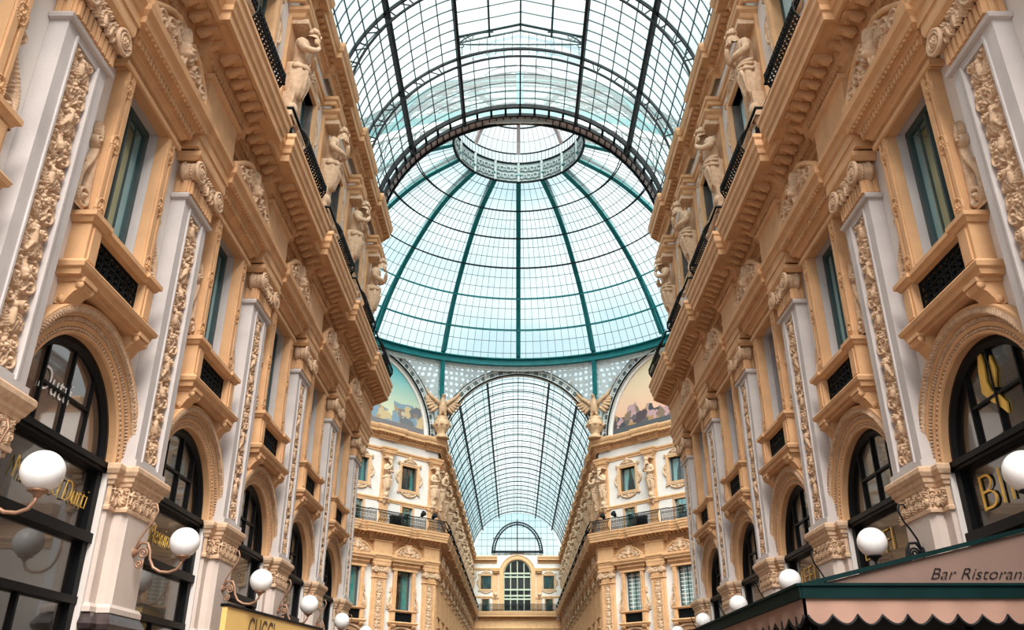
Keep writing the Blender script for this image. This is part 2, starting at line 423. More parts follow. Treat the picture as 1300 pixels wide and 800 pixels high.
def text_mesh(body, size, p, depth=0.012, shear=0.0, align='LEFT', sx=1.0, bold=0.0):
    cu = bpy.data.curves.new('lettering', 'FONT'); cu.body = body; cu.size = size; cu.shear = shear; cu.align_x = align
    cu.extrude = depth; cu.offset = bold
    ob = bpy.data.objects.new('lettering', cu); COL.objects.link(ob)
    dg = bpy.context.evaluated_depsgraph_get(); dg.update()
    me = bpy.data.meshes.new_from_object(ob.evaluated_get(dg))
    bpy.data.objects.remove(ob)
    o = MB()
    o.v = [(v.co.x * sx, -p - v.co.z, v.co.y) for v in me.vertices]
    o.f = [tuple(q.vertices) for q in me.polygons]; o.sm = [False] * len(o.f); o.mi = [0] * len(o.f)
    bpy.data.meshes.remove(me)
    return o

# ================================================================== MODULES
# ---- carved pilaster
def build_pilaster(shaft='grey'):
    t = Thing('pilaster', 'pilaster')
    m = MB(); m.box(-0.80, 0.80, 0.004, 0.13, 0, 3.0); m.box(-0.60, 0.60, 0.12, 0.34, 0, 3.0)
    m.sweep([(0, 2.78), (0.06, 2.80), (0.10, 2.88), (0.06, 2.96), (0, 3.06)], [(-0.81, 0.01), (-0.81, 0.14), (-0.61, 0.14), (-0.61, 0.35), (0.61, 0.35), (0.61, 0.14), (0.81, 0.14), (0.81, 0.01)])
    t.part('plinth', m, 'plinth', label='dark marble plinth')
    m = MB()
    m.box(-0.80, 0.80, 0.004, 0.08, 3.0, 4.72)
    # front pier with chamfered flanks
    c = 0.09
    pth = [(-0.56, 0.07), (-0.56, 0.22), (-0.56 + c, 0.22 + c), (0.56 - c, 0.22 + c), (0.56, 0.22), (0.56, 0.07)]
    m.sweep([(0, 3.0), (0, 4.72)], pth, caps=False)
    m.sweep([(0, 3.05), (0.06, 3.06), (0.06, 3.14), (0.02, 3.2), (0, 3.2)], [(-0.80, 0.01), (-0.80, 0.09), (-0.57, 0.09), (-0.57, 0.31), (0.57, 0.31), (0.57, 0.09), (0.80, 0.09), (0.80, 0.01)])
    t.part('pier', m, 'pier')
    # impost capital
    pth = [(-0.81, 0.02), (-0.81, 0.08), (-0.58, 0.08), (-0.58, 0.29), (0.58, 0.29), (0.58, 0.08), (0.81, 0.08), (0.81, 0.02)]
    m = MB()
    m.sweep([(0, 4.68), (0.045, 4.69), (0.05, 4.74), (0.02, 4.78), (0.015, 5.10), (0.05, 5.12), (0.06, 5.17), (0.09, 5.20), (0.10, 5.27), (0.13, 5.29), (0.165, 5.36), (0.165, 5.43), (0.14, 5.46), (-0.05, 5.46)], pth, caps=False)
    i = t.part('impost_capital', m, 'cream')
    def band(w, seed):
        r = Relief(w, 0.36, 0.009); rn = random.Random(seed); n = max(1, round(w / 0.29))
        for k in range(n):
            x = -w / 2 + w * (k + 0.5) / n; q = w / n
            r.spiral(x - 0.07, 0.22, 0.075, 1.5, 0, 1, 0.019, 0.075); r.spiral(x + 0.07, 0.12, 0.07, 1.5, PI, 1, 0.019, 0.07)
            r.leaf(x, 0.01, 1.45, 0.2, 0.05, 0.085); r.leaf(x - q / 2, 0.02, 1.3, 0.3, 0.06, 0.07); r.rosette(x + 0.06, 0.28, 0.055, 0.08, 5)
            r.leaf(x - 0.02, 0.30, 2.9, 0.14, 0.04, 0.06)
            for g in range(8): r.dot(x + rn.uniform(-q / 2, q / 2), rn.uniform(0.02, 0.34), 0.02, 0.05)
        return r
    m = MB(); m.join(band(1.16, 3).mb(0.0), (0, -0.30, 4.765))
    for sx in (-1, 1):
        m.join(band(0.21, 5).mb(0.0), (sx * 0.595, -0.19, 4.765), sx * PI / 2)
        m.join(band(0.24, 6).mb(0.0), (sx * 0.70, -0.092, 4.765))
    t.part('carved_foliage', m, 'cream', parent=i)
    # shaft above
    m = MB(); m.box(-0.62, -0.35, 0.004, 0.30, 5.45, 11.02); m.box(0.35, 0.62, 0.004, 0.30, 5.45, 11.02)
    m.box(-0.36, 0.36, 0.004, 0.16, 5.45, 11.02); m.box(-0.36, 0.36, 0.19, 0.30, 5.45, 5.68); m.box(-0.36, 0.36, 0.19, 0.30, 10.86, 11.02)
    for sx in (-1, 1): m.box(sx * 0.355 - 0.02, sx * 0.355 + 0.02, 0.2, 0.33, 5.62, 10.92)
    m.box(-0.66, 0.66, 0.004, 0.35, 5.47, 5.60)
    t.part('shaft', m, shaft)
    r = arabesque(0.68, 5.22, 0.0105, 0.10, 11, 0.52)
    m = r.mb(0.2, 5.66, keep=True)
    t.part('carved_panel', m, 'cream')
    # composite capital
    pth = [(-0.64, 0.01), (-0.64, 0.32), (0.64, 0.32), (0.64, 0.01)]
    m = MB(); m.sweep([(0, 11.0), (0.05, 11.01), (0.07, 11.07), (0.02, 11.13), (0, 11.13)], pth)
    m.box(-0.64, 0.64, 0.004, 0.32, 11.0, 11.12)
    t.part('astragal', m, shaft)
    m = MB(); m.box(-0.60, 0.60, 0.004, 0.33, 11.1, 11.95)
    m.sweep([(0, 11.88), (0.05, 11.88), (0.12, 11.96), (0.13, 12.02), (0.13, 12.06), (0.10, 12.08), (-0.2, 12.085)], [(-0.66, 0.01), (-0.66, 0.38), (0.66, 0.38), (0.66, 0.01)])
    for k in range(9): m.box(-0.56 + k * 0.135, -0.56 + k * 0.135 + 0.08, 0.33, 0.38, 11.16, 11.45)
    for sx in (-1, 1):
        for k in range(2): m.box(sx * 0.60 - 0.03, sx * 0.60 + 0.03, 0.04 + k * 0.15, 0.13 + k * 0.15, 11.16, 11.45)
    i = t.part('capital', m, 'tan')
    v = MB()                                     # volute roll, axis along y
    pr = [(0.0, 0.16), (0.18, 0.16), (0.20, 0.19), (0.235, 0.18), (0.245, 0.13), (0.19, 0.10), (0.20, 0.06), (0.15, 0.0), (0.20, -0.06), (0.19, -0.10), (0.235, -0.14), (0.21, -0.2), (0, -0.2)]
    q = MB(); q.lathe(pr, n=22)
    for (x, y, z) in q.v: v.v.append((x, -z, y))
    v.f = list(q.f); v.sm = list(q.sm); v.mi = list(q.mi)
    sp = Relief(0.44, 0.44, 0.011); sp.spiral(0, 0.22, 0.17, 2.2, 0, 1, 0.024, 0.05); sp.rosette(0, 0.22, 0.09, 0.07, 6); v.join(sp.mb(0.155, -0.22))
    for k in range(18): v.ball((0.16 * math.cos(k * PI / 9), 0.0, 0.16 * math.sin(k * PI / 9)), 0.035, 6, 4)
    ml = v.mesh('volute', 'cream')
    for sx in (-1, 1): t.part('volute', ml, 'cream', parent=i, loc=(sx * 0.57, -0.33, 11.66))
    g = Relief(0.9, 0.42, 0.012); g.mir = True
    g.leaf(0.0, 0.02, 1.57, 0.34, 0.12, 0.13); g.leaf(0.2, 0.02, 1.3, 0.34, 0.10, 0.12); g.leaf(0.36, 0.02, 1.2, 0.28, 0.08, 0.10)
    g.rosette(0.14, 0.34, 0.07, 0.12, 6); g.rosette(0.32, 0.33, 0.07, 0.12, 6); g.spiral(0.26, 0.2, 0.1, 1.4, 0, 1, 0.025, 0.1)
    g.mir = False; g.rosette(0, 0.30, 0.09, 0.15, 7)
    t.part('acanthus', g.mb(0.36, 11.46), 'cream', parent=i)
    return t

# ---- stone arch round a shopfront
def build_arch():
    t = Thing('stone_arch', 'arch'); zc = 5.46
    m = MB()
    m.arch([(1.597, -0.30), (1.597, 0.03), (1.62, 0.06), (1.66, 0.06), (1.67, 0.02), (1.72, 0.02), (1.73, 0.07), (1.80, 0.08), (1.81, 0.04), (1.88, 0.05), (1.89, 0.12), (1.98, 0.17), (2.03, 0.20), (2.07, 0.20), (2.09, 0.16), (2.09, 0.004)], zc, 56)
    i = t.part('archivolt', m, 'tan')
    m = MB()
    for k in range(62):
        a = PI * (k + 0.5) / 62; r = 1.695
        c = (r * math.cos(a), -0.045, zc + r * math.sin(a)); m.ball(c, 0.03, 6, 4)
    t.part('bead_molding', m, 'cream', parent=i)
    m = MB()
    for k in range(96):
        a = PI * (k + 0.5) / 96; r = 1.845
        x, z = r * math.cos(a), zc + r * math.sin(a)
        m.bar((x - 0.03 * math.cos(a), -0.06, z - 0.03 * math.sin(a)), (x + 0.035 * math.cos(a), -0.08, z + 0.035 * math.sin(a)), 0.06, 0.034, up=(math.sin(a), 0, -math.cos(a)))
    t.part('leaf_molding', m, 'cream', parent=i)
    r = Relief(4.3, 2.2, 0.012)
    for k in range(84):
        a = PI * (k + 0.5) / 84; r.leaf(1.93 * math.cos(a) - 0.02 * math.sin(a), 1.93 * math.sin(a), a + 0.7, 0.14, 0.055, 0.085)
    t.part('carved_molding', r.mb(0.15, zc), 'cream', parent=i)
    return t

# ---- shopfront within the arch
def build_shopfront(glass='shop', top_glass='shop', text=None):
    t = Thing('shopfront', 'shopfront'); zc = 5.46; P = -0.2
    m = MB()
    m.arch([(1.60, P - 0.1), (1.60, P + 0.10), (1.50, P + 0.12), (1.44, P + 0.05), (1.44, P - 0.1)], zc, 44)
    for sx in (-1, 1): m.box(sx * 1.52 - 0.09, sx * 1.52 + 0.09, P - 0.1, P + 0.10, 0, zc)
    m.box(-1.6, 1.6, P - 0.1, P + 0.16, zc - 0.16, zc + 0.02); m.box(-1.6, 1.6, P, P + 0.2, zc - 0.1, zc - 0.04)
    m.box(-1.6, 1.6, P - 0.1, P + 0.16, 4.12, 4.28); m.box(-1.6, 1.6, P - 0.1, P + 0.12, 3.16, 3.28); m.box(-1.6, 1.6, P - 0.1, P + 0.1, 0, 0.5)
    fr = t.part('frame', m, 'black')
    for x in (-0.72, 0.05, 0.78):
        m = MB(); m.box(x - 0.020, x + 0.020, P - 0.05, P + 0.06, zc, zc + math.sqrt(1.5 ** 2 - x * x)); t.part('mullion', m, 'black', parent=fr)
    m = MB(); m.box(-0.72, 0.78, P - 0.05, P + 0.05, zc + 0.66, zc + 0.71); t.part('glazing_bar', m, 'black', parent=fr)
    m = MB(); m.box(-0.03, 0.03, P - 0.05, P + 0.05, 0.5, 3.2); t.part('mullion', m, 'black', parent=fr)
    m = MB(); m.arch([(0.0, P), (1.47, P)], zc, 40)
    t.part('arched_pane', m, top_glass)
    m = MB(); m.box(-1.5, 1.5, P - 0.02, P, 4.28, zc - 0.14); t.part('sign_pane', m, 'sign_glass')
    m = MB(); m.box(-1.5, 1.5, P - 0.02, P, 3.28, 4.12); t.part('upper_pane', m, glass)
    m = MB(); m.box(-1.5, 1.5, P - 0.02, P, 0.5, 3.16); t.part('lower_pane', m, glass)
    return t

# ---- first floor window with pedimented frame and parapet
def build_window(kind='glass'):
    t = Thing('pedimented_window', 'window')
    hw = 0.80
    m = MB()
    for sx in (-1, 1):
        a, b = sorted((sx * hw, sx * 1.10)); m.box(a, b, 0.004, 0.20, 8.75, 11.80)
        a, b = sorted((sx * (hw + 0.02), sx * (hw + 0.14))); m.box(a, b, 0.2, 0.24, 8.75, 11.80)
        a, b = sorted((sx * 1.01, sx * 1.09)); m.box(a, b, 0.2, 0.24, 8.75, 11.80)
    m.box(-1.18, 1.18, 0.004, 0.20, 11.76, 12.10); m.box(-hw - 0.02, hw + 0.02, 0.2, 0.24, 11.74, 11.84)
    m.sweep([(0, 11.74), (0.05, 11.76), (0.05, 11.86), (0.02, 11.9), (0, 11.9)], [(-1.22, 0), (-1.22, 0.22), (1.22, 0.22), (1.22, 0)])
    fr = t.part('frame', m, 'tan')
    # discs and side scrolls on the jambs
    d = Relief(0.3, 0.42, 0.012); d.rosette(0, 0.21, 0.10, 0.07, 6)
    for k in range(24):
        an = 2 * PI * k / 24; d.dot(0.125 * math.cos(an), 0.21 + 0.17 * math.sin(an), 0.026, 0.05)
    dm = d.mb(0.0).mesh('medallion', 'tan')
    for sx in (-1, 1):
        for z in (8.80, 10.05, 11.22): t.part('medallion', dm, 'tan', parent=fr, loc=(sx * 0.965, -0.205, z))
    g = Relief(0.62, 1.85, 0.014)                 # side console: S scroll with a bud on top
    g.spiral(-0.02, 0.24, 0.20, 1.7, 0, -1, 0.055, 0.16)
    g.stroke([(0.17 - 0.30 * (k / 20) + 0.06 * math.sin(2 * PI * k / 20), 0.26 + 1.1 * k / 20) for k in range(21)], 0.085, 0.05, 0.15)
    g.stroke([(-0.2, 0.3 + 1.1 * k / 20) for k in range(21)], 0.11, 0.05, 0.11)
    g.spiral(-0.10, 1.36, 0.10, 1.3, -PI / 2, 1, 0.04, 0.14); g.leaf(-0.16, 1.42, 1.4, 0.34, 0.11, 0.15); g.leaf(0.12, 0.5, 1.7, 0.4, 0.09, 0.14)
    g.stroke([(-0.24 + 0.026 * k, 0.02) for k in range(19)], 0.05, 0.05, 0.14)
    s = g.mb(0.01, 8.78, x0=0.22)
    sr = s.mesh('side_scroll', 'cream'); sl = s.mirrored().mesh('side_scroll', 'cream')
    t.part('side_scroll', sr, 'cream', parent=fr, loc=(1.13, 0, 0)); t.part('side_scroll', sl, 'cream', parent=fr, loc=(-1.13, 0, 0))
    # pediment cornice with dentils
    m = MB(); pth = [(-1.20, 0.01), (-1.20, 0.20), (1.20, 0.20), (1.20, 0.01)]
    m.sweep([(0, 11.98), (0.06, 12.0), (0.08, 12.06), (0.14, 12.10), (0.14, 12.26), (0.22, 12.28), (0.24, 12.36), (0.38, 12.40), (0.40, 12.52), (0.48, 12.60), (0.50, 12.72), (0.46, 12.76), (-0.18, 12.78)], pth)
    pe = t.part('pediment', m, 'tan')
    m = MB(); m.box(-1.40, 1.40, 0.30, 0.37, 12.12, 12.27); m.box(-1.44, 1.44, 0.45, 0.50, 12.36, 12.42)
    for k in range(22): m.box(-1.33 + k * 0.1235, -1.33 + k * 0.1235 + 0.07, 0.34, 0.42, 12.13, 12.26)
    for k in range(22): m.ball((-1.42 + k * 0.135, -0.53, 12.39), 0.045, 6, 5)
    for sx in (-1, 1):
        for k in range(2):
            a, b = sorted((sx * 1.34, sx * 1.42)); m.box(a, b, 0.06 + 0.13 * k, 0.13 + 0.13 * k, 12.13, 12.26)
    t.part('dentil_molding', m, 'tan', parent=pe)
    # carved crest
    m = MB(); out = [(-1.45, 12.76), (-1.45, 12.98), (-1.2, 13.0), (-1.0, 13.22), (-0.7, 13.38), (-0.4, 13.46), (-0.3, 13.68), (0.3, 13.68), (0.4, 13.46), (0.7, 13.38), (1.0, 13.22), (1.2, 13.0), (1.45, 12.98), (1.45, 12.76)]
    out = [(x, 12.76 + (z - 12.76) * 1.18) for x, z in out]; m.poly(out, 0.15, 0.50)
    for sx in (-1, 1):
        pts = [(sx * (1.42 - 1.1 * k / 14), -0.53, 13.02 + 0.6 * math.sin(PI / 2 * k / 14) ** 1.2) for k in range(15)]
        m.tube(pts, 0.07, 8); m.box(min(sx * 1.52, sx * 1.2), max(sx * 1.52, sx * 1.2), 0.1, 0.62, 12.76, 13.0)
    cr = t.part('crest', m, 'tan')
    g = Relief(2.7, 0.95, 0.016); g.mir = True
    g.spiral(1.02, 0.20, 0.19, 1.8, 0, 1, 0.045, 0.13); g.spiral(0.68, 0.34, 0.20, 1.7, PI, -1, 0.045, 0.14)
    g.leaf(0.30, 0.06, 0.5, 0.5, 0.13, 0.14); g.leaf(0.25, 0.34, 0.9, 0.32, 0.11, 0.14); g.leaf(0.75, 0.06, 0.2, 0.35, 0.1, 0.12); g.leaf(0.1, 0.62, 1.1, 0.28, 0.09, 0.13); g.spiral(0.36, 0.62, 0.14, 1.4, 0, 1, 0.04, 0.12)
    g.mir = False; g.dot(0, 0.42, 0.17, 0.24); g.dot(0, 0.32, 0.12, 0.26); g.dot(0, 0.40, 0.05, 0.30); g.dot(-0.06, 0.48, 0.04, 0.25); g.dot(0.06, 0.48, 0.04, 0.25); g.dot(0, 0.60, 0.2, 0.17); g.leaf(0, 0.62, 1.57, 0.32, 0.14, 0.2); g.leaf(0, 0.22, -1.57, 0.22, 0.12, 0.18)
    t.part('carved_mask', g.mb(0.49, 12.80), 'cream', parent=cr)
    # parapet
    m = MB()
    pth = [(-1.28, 0.01), (-1.28, 0.32), (1.28, 0.32), (1.28, 0.01)]
    m.sweep([(-0.28, 7.60), (0.06, 7.62), (0.08, 7.70), (0.13, 7.73), (0.15, 7.80), (0.10, 7.86), (-0.28, 7.88)], pth)
    m.box(-1.25, 1.25, 0.004, 0.30, 7.56, 7.66)
    for sx in (-1, 1):
        a, b = sorted((sx * 0.88, sx * 1.24)); m.box(a, b, 0.004, 0.32, 7.86, 8.60)
        a, b = sorted((sx * 0.95, sx * 1.17)); m.box(a, b, 0.32, 0.35, 7.95, 8.52)
    m.sweep([(-0.24, 8.56), (0.02, 8.58), (0.06, 8.64), (0.10, 8.66), (0.10, 8.74), (-0.24, 8.78)], [(-1.26, 0.01), (-1.26, 0.32), (-0.86, 0.32), (-0.86, 0.27), (0.86, 0.27), (0.86, 0.32), (1.26, 0.32), (1.26, 0.01)])
    pa = t.part('parapet', m, 'tan')
    bk = MB()
    for k in range(10):
        an = -0.3 + 2.0 * k / 9
    pts = [(0, -0.02, 7.20), (0, -0.16, 7.14), (0, -0.28, 7.22), (0, -0.36, 7.36), (0, -0.48, 7.46), (0, -0.50, 7.56)]
    prof = [(0, 7.58), (-0.52, 7.58), (-0.55, 7.50), (-0.50, 7.42), (-0.38, 7.37), (-0.28, 7.26), (-0.20, 7.15), (-0.10, 7.12), (0, 7.16)]
    vs = [(x, y, z) for x in (-0.17, 0.17) for y, z in prof]; n = len(prof)
    bk.add(vs, [tuple(range(n)), tuple(reversed(range(n, 2 * n)))] + [(i, i + n, (i + 1) % n + n, (i + 1) % n) for i in range(n)])
    for sx in (-1, 1): bk.tube([(sx * 0.19, -0.47, 7.50), (sx * 0.13, -0.47, 7.50)], 0.085, 12); bk.tube([(sx * 0.19, -0.14, 7.22), (sx * 0.13, -0.14, 7.22)], 0.07, 12)
    bk.box(-0.20, 0.20, 0, 0.58, 7.54, 7.62)
    bk.v = [(x, y * 0.72 - 0.004, 7.6 + (z - 7.6) * 0.9) for x, y, z in bk.v]; bm_ = bk.mesh('bracket', 'tan')
    for sx in (-1, 1): t.part('bracket', bm_, 'tan', parent=pa, loc=(sx * 1.04, 0, 0))
    m = MB(); m.box(-0.88, 0.88, 0.05, 0.07, 7.88, 8.58)
    for k in range(8):
        for j in range(3): 
            c = (-0.77 + 0.22 * k, 7.99 + 0.235 * j)
            m.tube([(c[0] + 0.085 * math.cos(a * PI / 5), -0.16, c[1] + 0.1 * math.sin(a * PI / 5)) for a in range(11)], 0.016, 4, False)
            m.ball((c[0], -0.16, c[1]), 0.035, 6, 4)
    for k in range(9): m.box(-0.88 + 0.22 * k - 0.012, -0.88 + 0.22 * k + 0.012, 0.14, 0.18, 7.88, 8.58)
    for z in (7.90, 8.11, 8.345, 8.56): m.box(-0.88, 0.88, 0.14, 0.18, z - 0.012, z + 0.012)
    t.part('grille', m, 'iron', parent=pa)
    # sash and glazing
    P = -0.22
    m = MB()
    for x in (-0.74, 0.74): m.box(x - 0.05, x + 0.05, P - 0.05, P + 0.05, 8.75, 11.76)
    m.box(-0.03, 0.03, P - 0.03, P + 0.05, 8.75, 11.76); m.box(-0.78, 0.78, P - 0.05, P + 0.05, 11.68, 11.80); m.box(-0.78, 0.78, P - 0.05, P + 0.05, 8.70, 8.85)
    if kind == 'glass':
        sa = t.part('sash', m, 'sash')
        for sx in (-1, 1):
            m = MB(); a, b = sorted((sx * 0.03, sx * 0.70)); m.box(a, b, P - 0.02, P, 8.84, 11.70); t.part('pane', m, 'pane', parent=sa)
            m = MB(); a, b = sorted((sx * 0.35 - 0.012, sx * 0.35 + 0.012)); m.box(a, b, P, P + 0.02, 8.84, 11.7); t.part('muntin', m, 'sash', parent=sa)
    elif kind == 'shutter':
        sa = t.part('sash', m, 'shutter')
        for sx in (-1, 1):
            m = MB(); a, b = sorted((sx * 0.03, sx * 0.70)); m.box(a, b, P - 0.03, P - 0.01, 8.84, 11.70)
            for k in range(40):
                z = 8.90 + k * 0.07; m.add([(a + 0.06, -P, z), (b - 0.06, -P, z), (b - 0.06, -P + 0.03, z + 0.055), (a + 0.06, -P + 0.03, z + 0.055)], [(0, 1, 2, 3)])
            m.box(a, a + 0.06, P - 0.02, P + 0.02, 8.84, 11.7); m.box(b - 0.06, b, P - 0.02, P + 0.02, 8.84, 11.7)
            t.part('shutter', m, 'shutter', parent=sa)
    else:
        sa = t.part('sash', m, 'sash')
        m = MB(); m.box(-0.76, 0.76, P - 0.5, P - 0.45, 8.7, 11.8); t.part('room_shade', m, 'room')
        x0, x1 = (0.02, 0.62) if kind == 'curtain' else (-0.68, 0.68)
        m = MB(); n = 24; vs = []
        for z in (8.80, 11.70):
            for k in range(n + 1): vs.append((x0 + (x1 - x0) * k / n, -(P - 0.16 + 0.035 * math.sin(k * 1.9)), z))
        m.add(vs, [(k, k + 1, n + 2 + k, n + 1 + k) for k in range(n)], True); t.part('curtain', m, 'curtain' if kind == 'curtain' else 'pale_curtain')
        m = MB(); m.box(-0.72, 0.72, P - 0.01, P, 8.84, 11.70); t.part('pane', m, 'thin_glass', parent=sa)
        if kind == 'bars':
            m = MB()
            for k in range(9): m.box(-0.72, 0.72, P, P + 0.02, 9.1 + 0.3 * k - 0.02, 9.1 + 0.3 * k + 0.02)
            for x in (-0.36, 0.36): m.box(x - 0.02, x + 0.02, P, P + 0.02, 8.84, 11.7)
            t.part('muntin', m, 'letters', parent=sa)
    return t

# ---- attic window with a lobed carved surround
def build_attic_window(kind='pane'):
    t = Thing('attic_window', 'window'); zc = 19.45; hw, hh = 0.80, 0.98
    m = MB()
    pts = []
    prof = [(0.0, 0.02), (0.03, 0.12), (0.16, 0.13), (0.18, 0.06), (0.20, 0.0)]
    def ring(o): return [(-hw - o, zc - hh - o), (hw + o, zc - hh - o), (hw + o, zc + hh + o), (-hw - o, zc + hh + o)]
    vs = []
    for o, p in [(0, -0.3)] + prof: vs += [(x, -p, z) for x, z in ring(o)]
    fs = []
    for i in range(len(prof)):
        for k in range(4): fs.append((i * 4 + k, (i + 1) * 4 + k, (i + 1) * 4 + (k + 1) % 4, i * 4 + (k + 1) % 4))
    m.add(vs, [tuple(reversed(f)) for f in fs])
    fr = t.part('frame', m, 'tan')
    r = Relief(3.5, 4.0, 0.018); r.mir = True; c = 2.0; q = hw + 0.22; v = hh + 0.24
    for k in range(44):
        u = k / 43; r.dot(q, c - v + 2 * v * u, 0.09, 0.11)                      # outer fillet
        r.dot(q * u, c + v, 0.09, 0.11); r.dot(q * u, c - v, 0.09, 0.11)
        w_ = math.sin(PI * min(1, max(0, (u - 0.2) / 0.6))); r.dot(q + 0.36 * w_ ** 0.6, c - 0.8 + 1.6 * u, 0.085, 0.13)
        x_ = 0.75 * u; r.dot(x_, c + v + 0.10 + 0.36 * math.cos(PI / 2 * u) ** 0.7, 0.085, 0.13); r.dot(x_, c - v - 0.08 - 0.26 * math.cos(PI / 2 * u) ** 0.7, 0.08, 0.12)
    r.spiral(q + 0.10, c + v + 0.04, 0.17, 1.4, PI, 1, 0.05, 0.14); r.spiral(q + 0.08, c - v - 0.04, 0.15, 1.4, PI, -1, 0.045, 0.13)
    r.leaf(q + 0.14, c + 0.02, 1.57, 0.5, 0.16, 0.14); r.leaf(q + 0.14, c - 0.02, -1.57, 0.5, 0.16, 0.14); r.leaf(0.1, c + v + 0.2, 0.2, 0.5, 0.14, 0.13); r.leaf(0.08, c - v - 0.16, -0.1, 0.45, 0.11, 0.12)
    r.mir = False; r.rosette(0, c + v + 0.22, 0.20, 0.2, 7); r.leaf(0, c + v + 0.34, 1.57, 0.3, 0.15, 0.16); r.dot(0, c - v - 0.2, 0.14, 0.15)
    jj = np.abs(r.Z - c) < hh + 0.02; ii = np.abs(r.X) < hw + 0.02; r.H[np.ix_(jj, ii)] = 0
    t.part('carved_surround', r.mb(0.02, zc - c), 'cream', parent=fr)
    m = MB(); P = -0.28
    for x in (-0.75, 0.75): m.box(x - 0.05, x + 0.05, P - 0.04, P + 0.04, zc - hh, zc + hh)
    m.box(-0.025, 0.025, P - 0.03, P + 0.04, zc - hh, zc + hh)
    for z in (zc - hh, zc + hh): m.box(-hw, hw, P - 0.04, P + 0.04, z - 0.05, z + 0.05)
    sa = t.part('sash', m, 'sash')
    if kind in ('pane', 'pale'):
        m = MB(); m.box(-0.72, 0.72, P - 0.02, P, zc - hh, zc + hh); t.part('pane', m, 'pane' if kind == 'pane' else 'pale_curtain', parent=sa)
    else:
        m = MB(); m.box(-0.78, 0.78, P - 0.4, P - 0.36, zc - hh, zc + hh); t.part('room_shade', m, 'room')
        for sx in (-1, 1):
            m = MB(); n = 10; vs = []
            for j, z in enumerate((zc - hh, zc - 0.1, zc + hh)):
                wd = (0.32, 0.42, 0.70)[j] if kind == 'tied' else (0.3, 0.3, 0.3)[j]
                for k in range(n + 1): vs.append((sx * (0.72 - wd * k / n), -(P - 0.14 + 0.03 * math.sin(k * 2.1)), z))
            m.add(vs, [(j * (n + 1) + k, j * (n + 1) + k + 1, (j + 1) * (n + 1) + k + 1, (j + 1) * (n + 1) + k) for j in range(2) for k in range(n)], True)
            t.part('curtain', m, 'pale_curtain' if kind == 'tied' else 'curtain')
        m = MB(); m.box(-0.72, 0.72, P - 0.01, P, zc - hh, zc + hh); t.part('pane', m, 'thin_glass', parent=sa)
    return t

def build_attic_door():
    t = Thing('french_window', 'window'); P = -0.2
    m = MB()
    for x in (-0.64, 0.64): m.box(x - 0.08, x + 0.08, 0.004, 0.06, 15.13, 17.1)
    m.box(-0.72, 0.72, 0.004, 0.06, 17.0, 17.11)
    t.part('frame', m, 'tan')
    m = MB(); m.box(-0.55, 0.55, P - 0.04, P, 15.13, 17.0); m.box(-0.03, 0.03, P, P + 0.04, 15.1, 17); t.part('leaf', m, 'pane')
    return t

# ---- attic pilaster strip and the telamon before it
def build_attic_pilaster():
    t = Thing('attic_pilaster', 'pilaster')
    m = MB(); m.box(-0.42, 0.42, 0.004, 0.12, 15.13, 21.3); m.box(-0.30, 0.30, 0.11, 0.16, 15.3, 16.7)
    m.sweep([(0, 17.02), (0.05, 17.05), (0.08, 17.15), (0.04, 17.3), (0, 17.3)], [(-0.42, 0.01), (-0.42, 0.14), (0.42, 0.14), (0.42, 0.01)])
    t.part('shaft', m, 'tan')
    m = MB(); m.sweep([(0, 20.85), (0.05, 20.9), (0.09, 21.02), (0.18, 21.1), (0.2, 21.22), (-0.3, 21.3)], [(-0.34, 0.01), (-0.34, 0.46), (0.34, 0.46), (0.34, 0.01)])
    m.box(-0.34, 0.34, 0.004, 0.46, 20.83, 21.3)
    t.part('capital', m, 'tan')
    # volute drop under the figure
    m = MB()
    for k in range(14):
        u = k / 13; m.ball((0, -0.18 - 0.16 * u, 17.0 + 0.65 * u), 0.12 + 0.14 * u, 10, 7, (1, 0.8, 1))
    t.part('corbel', m, 'cream')
    return t

def skin_mesh(verts, edges, radii, sub=1):
    me = bpy.data.meshes.new('body'); me.from_pydata(verts, edges, []); ob = bpy.data.objects.new('body', me); COL.objects.link(ob)
    sk = ob.modifiers.new('skin', 'SKIN'); sk.use_smooth_shade = True
    for i, r in enumerate(radii): me.skin_vertices[0].data[i].radius = r if isinstance(r, tuple) else (r, r)
    me.skin_vertices[0].data[0].use_root = True
    ss = ob.modifiers.new('sub', 'SUBSURF'); ss.levels = sub; ss.render_levels = sub
    dg = bpy.context.evaluated_depsgraph_get(); dg.update()
    e = ob.evaluated_get(dg); m2 = bpy.data.meshes.new_from_object(e)
    o = MB(); o.v = [tuple(v.co) for v in m2.vertices]; o.f = [tuple(p.vertices) for p in m2.polygons]; o.sm = [True] * len(o.f); o.mi = [0] * len(o.f)
    bpy.data.objects.remove(ob); bpy.data.meshes.remove(me); bpy.data.meshes.remove(m2)
    return o

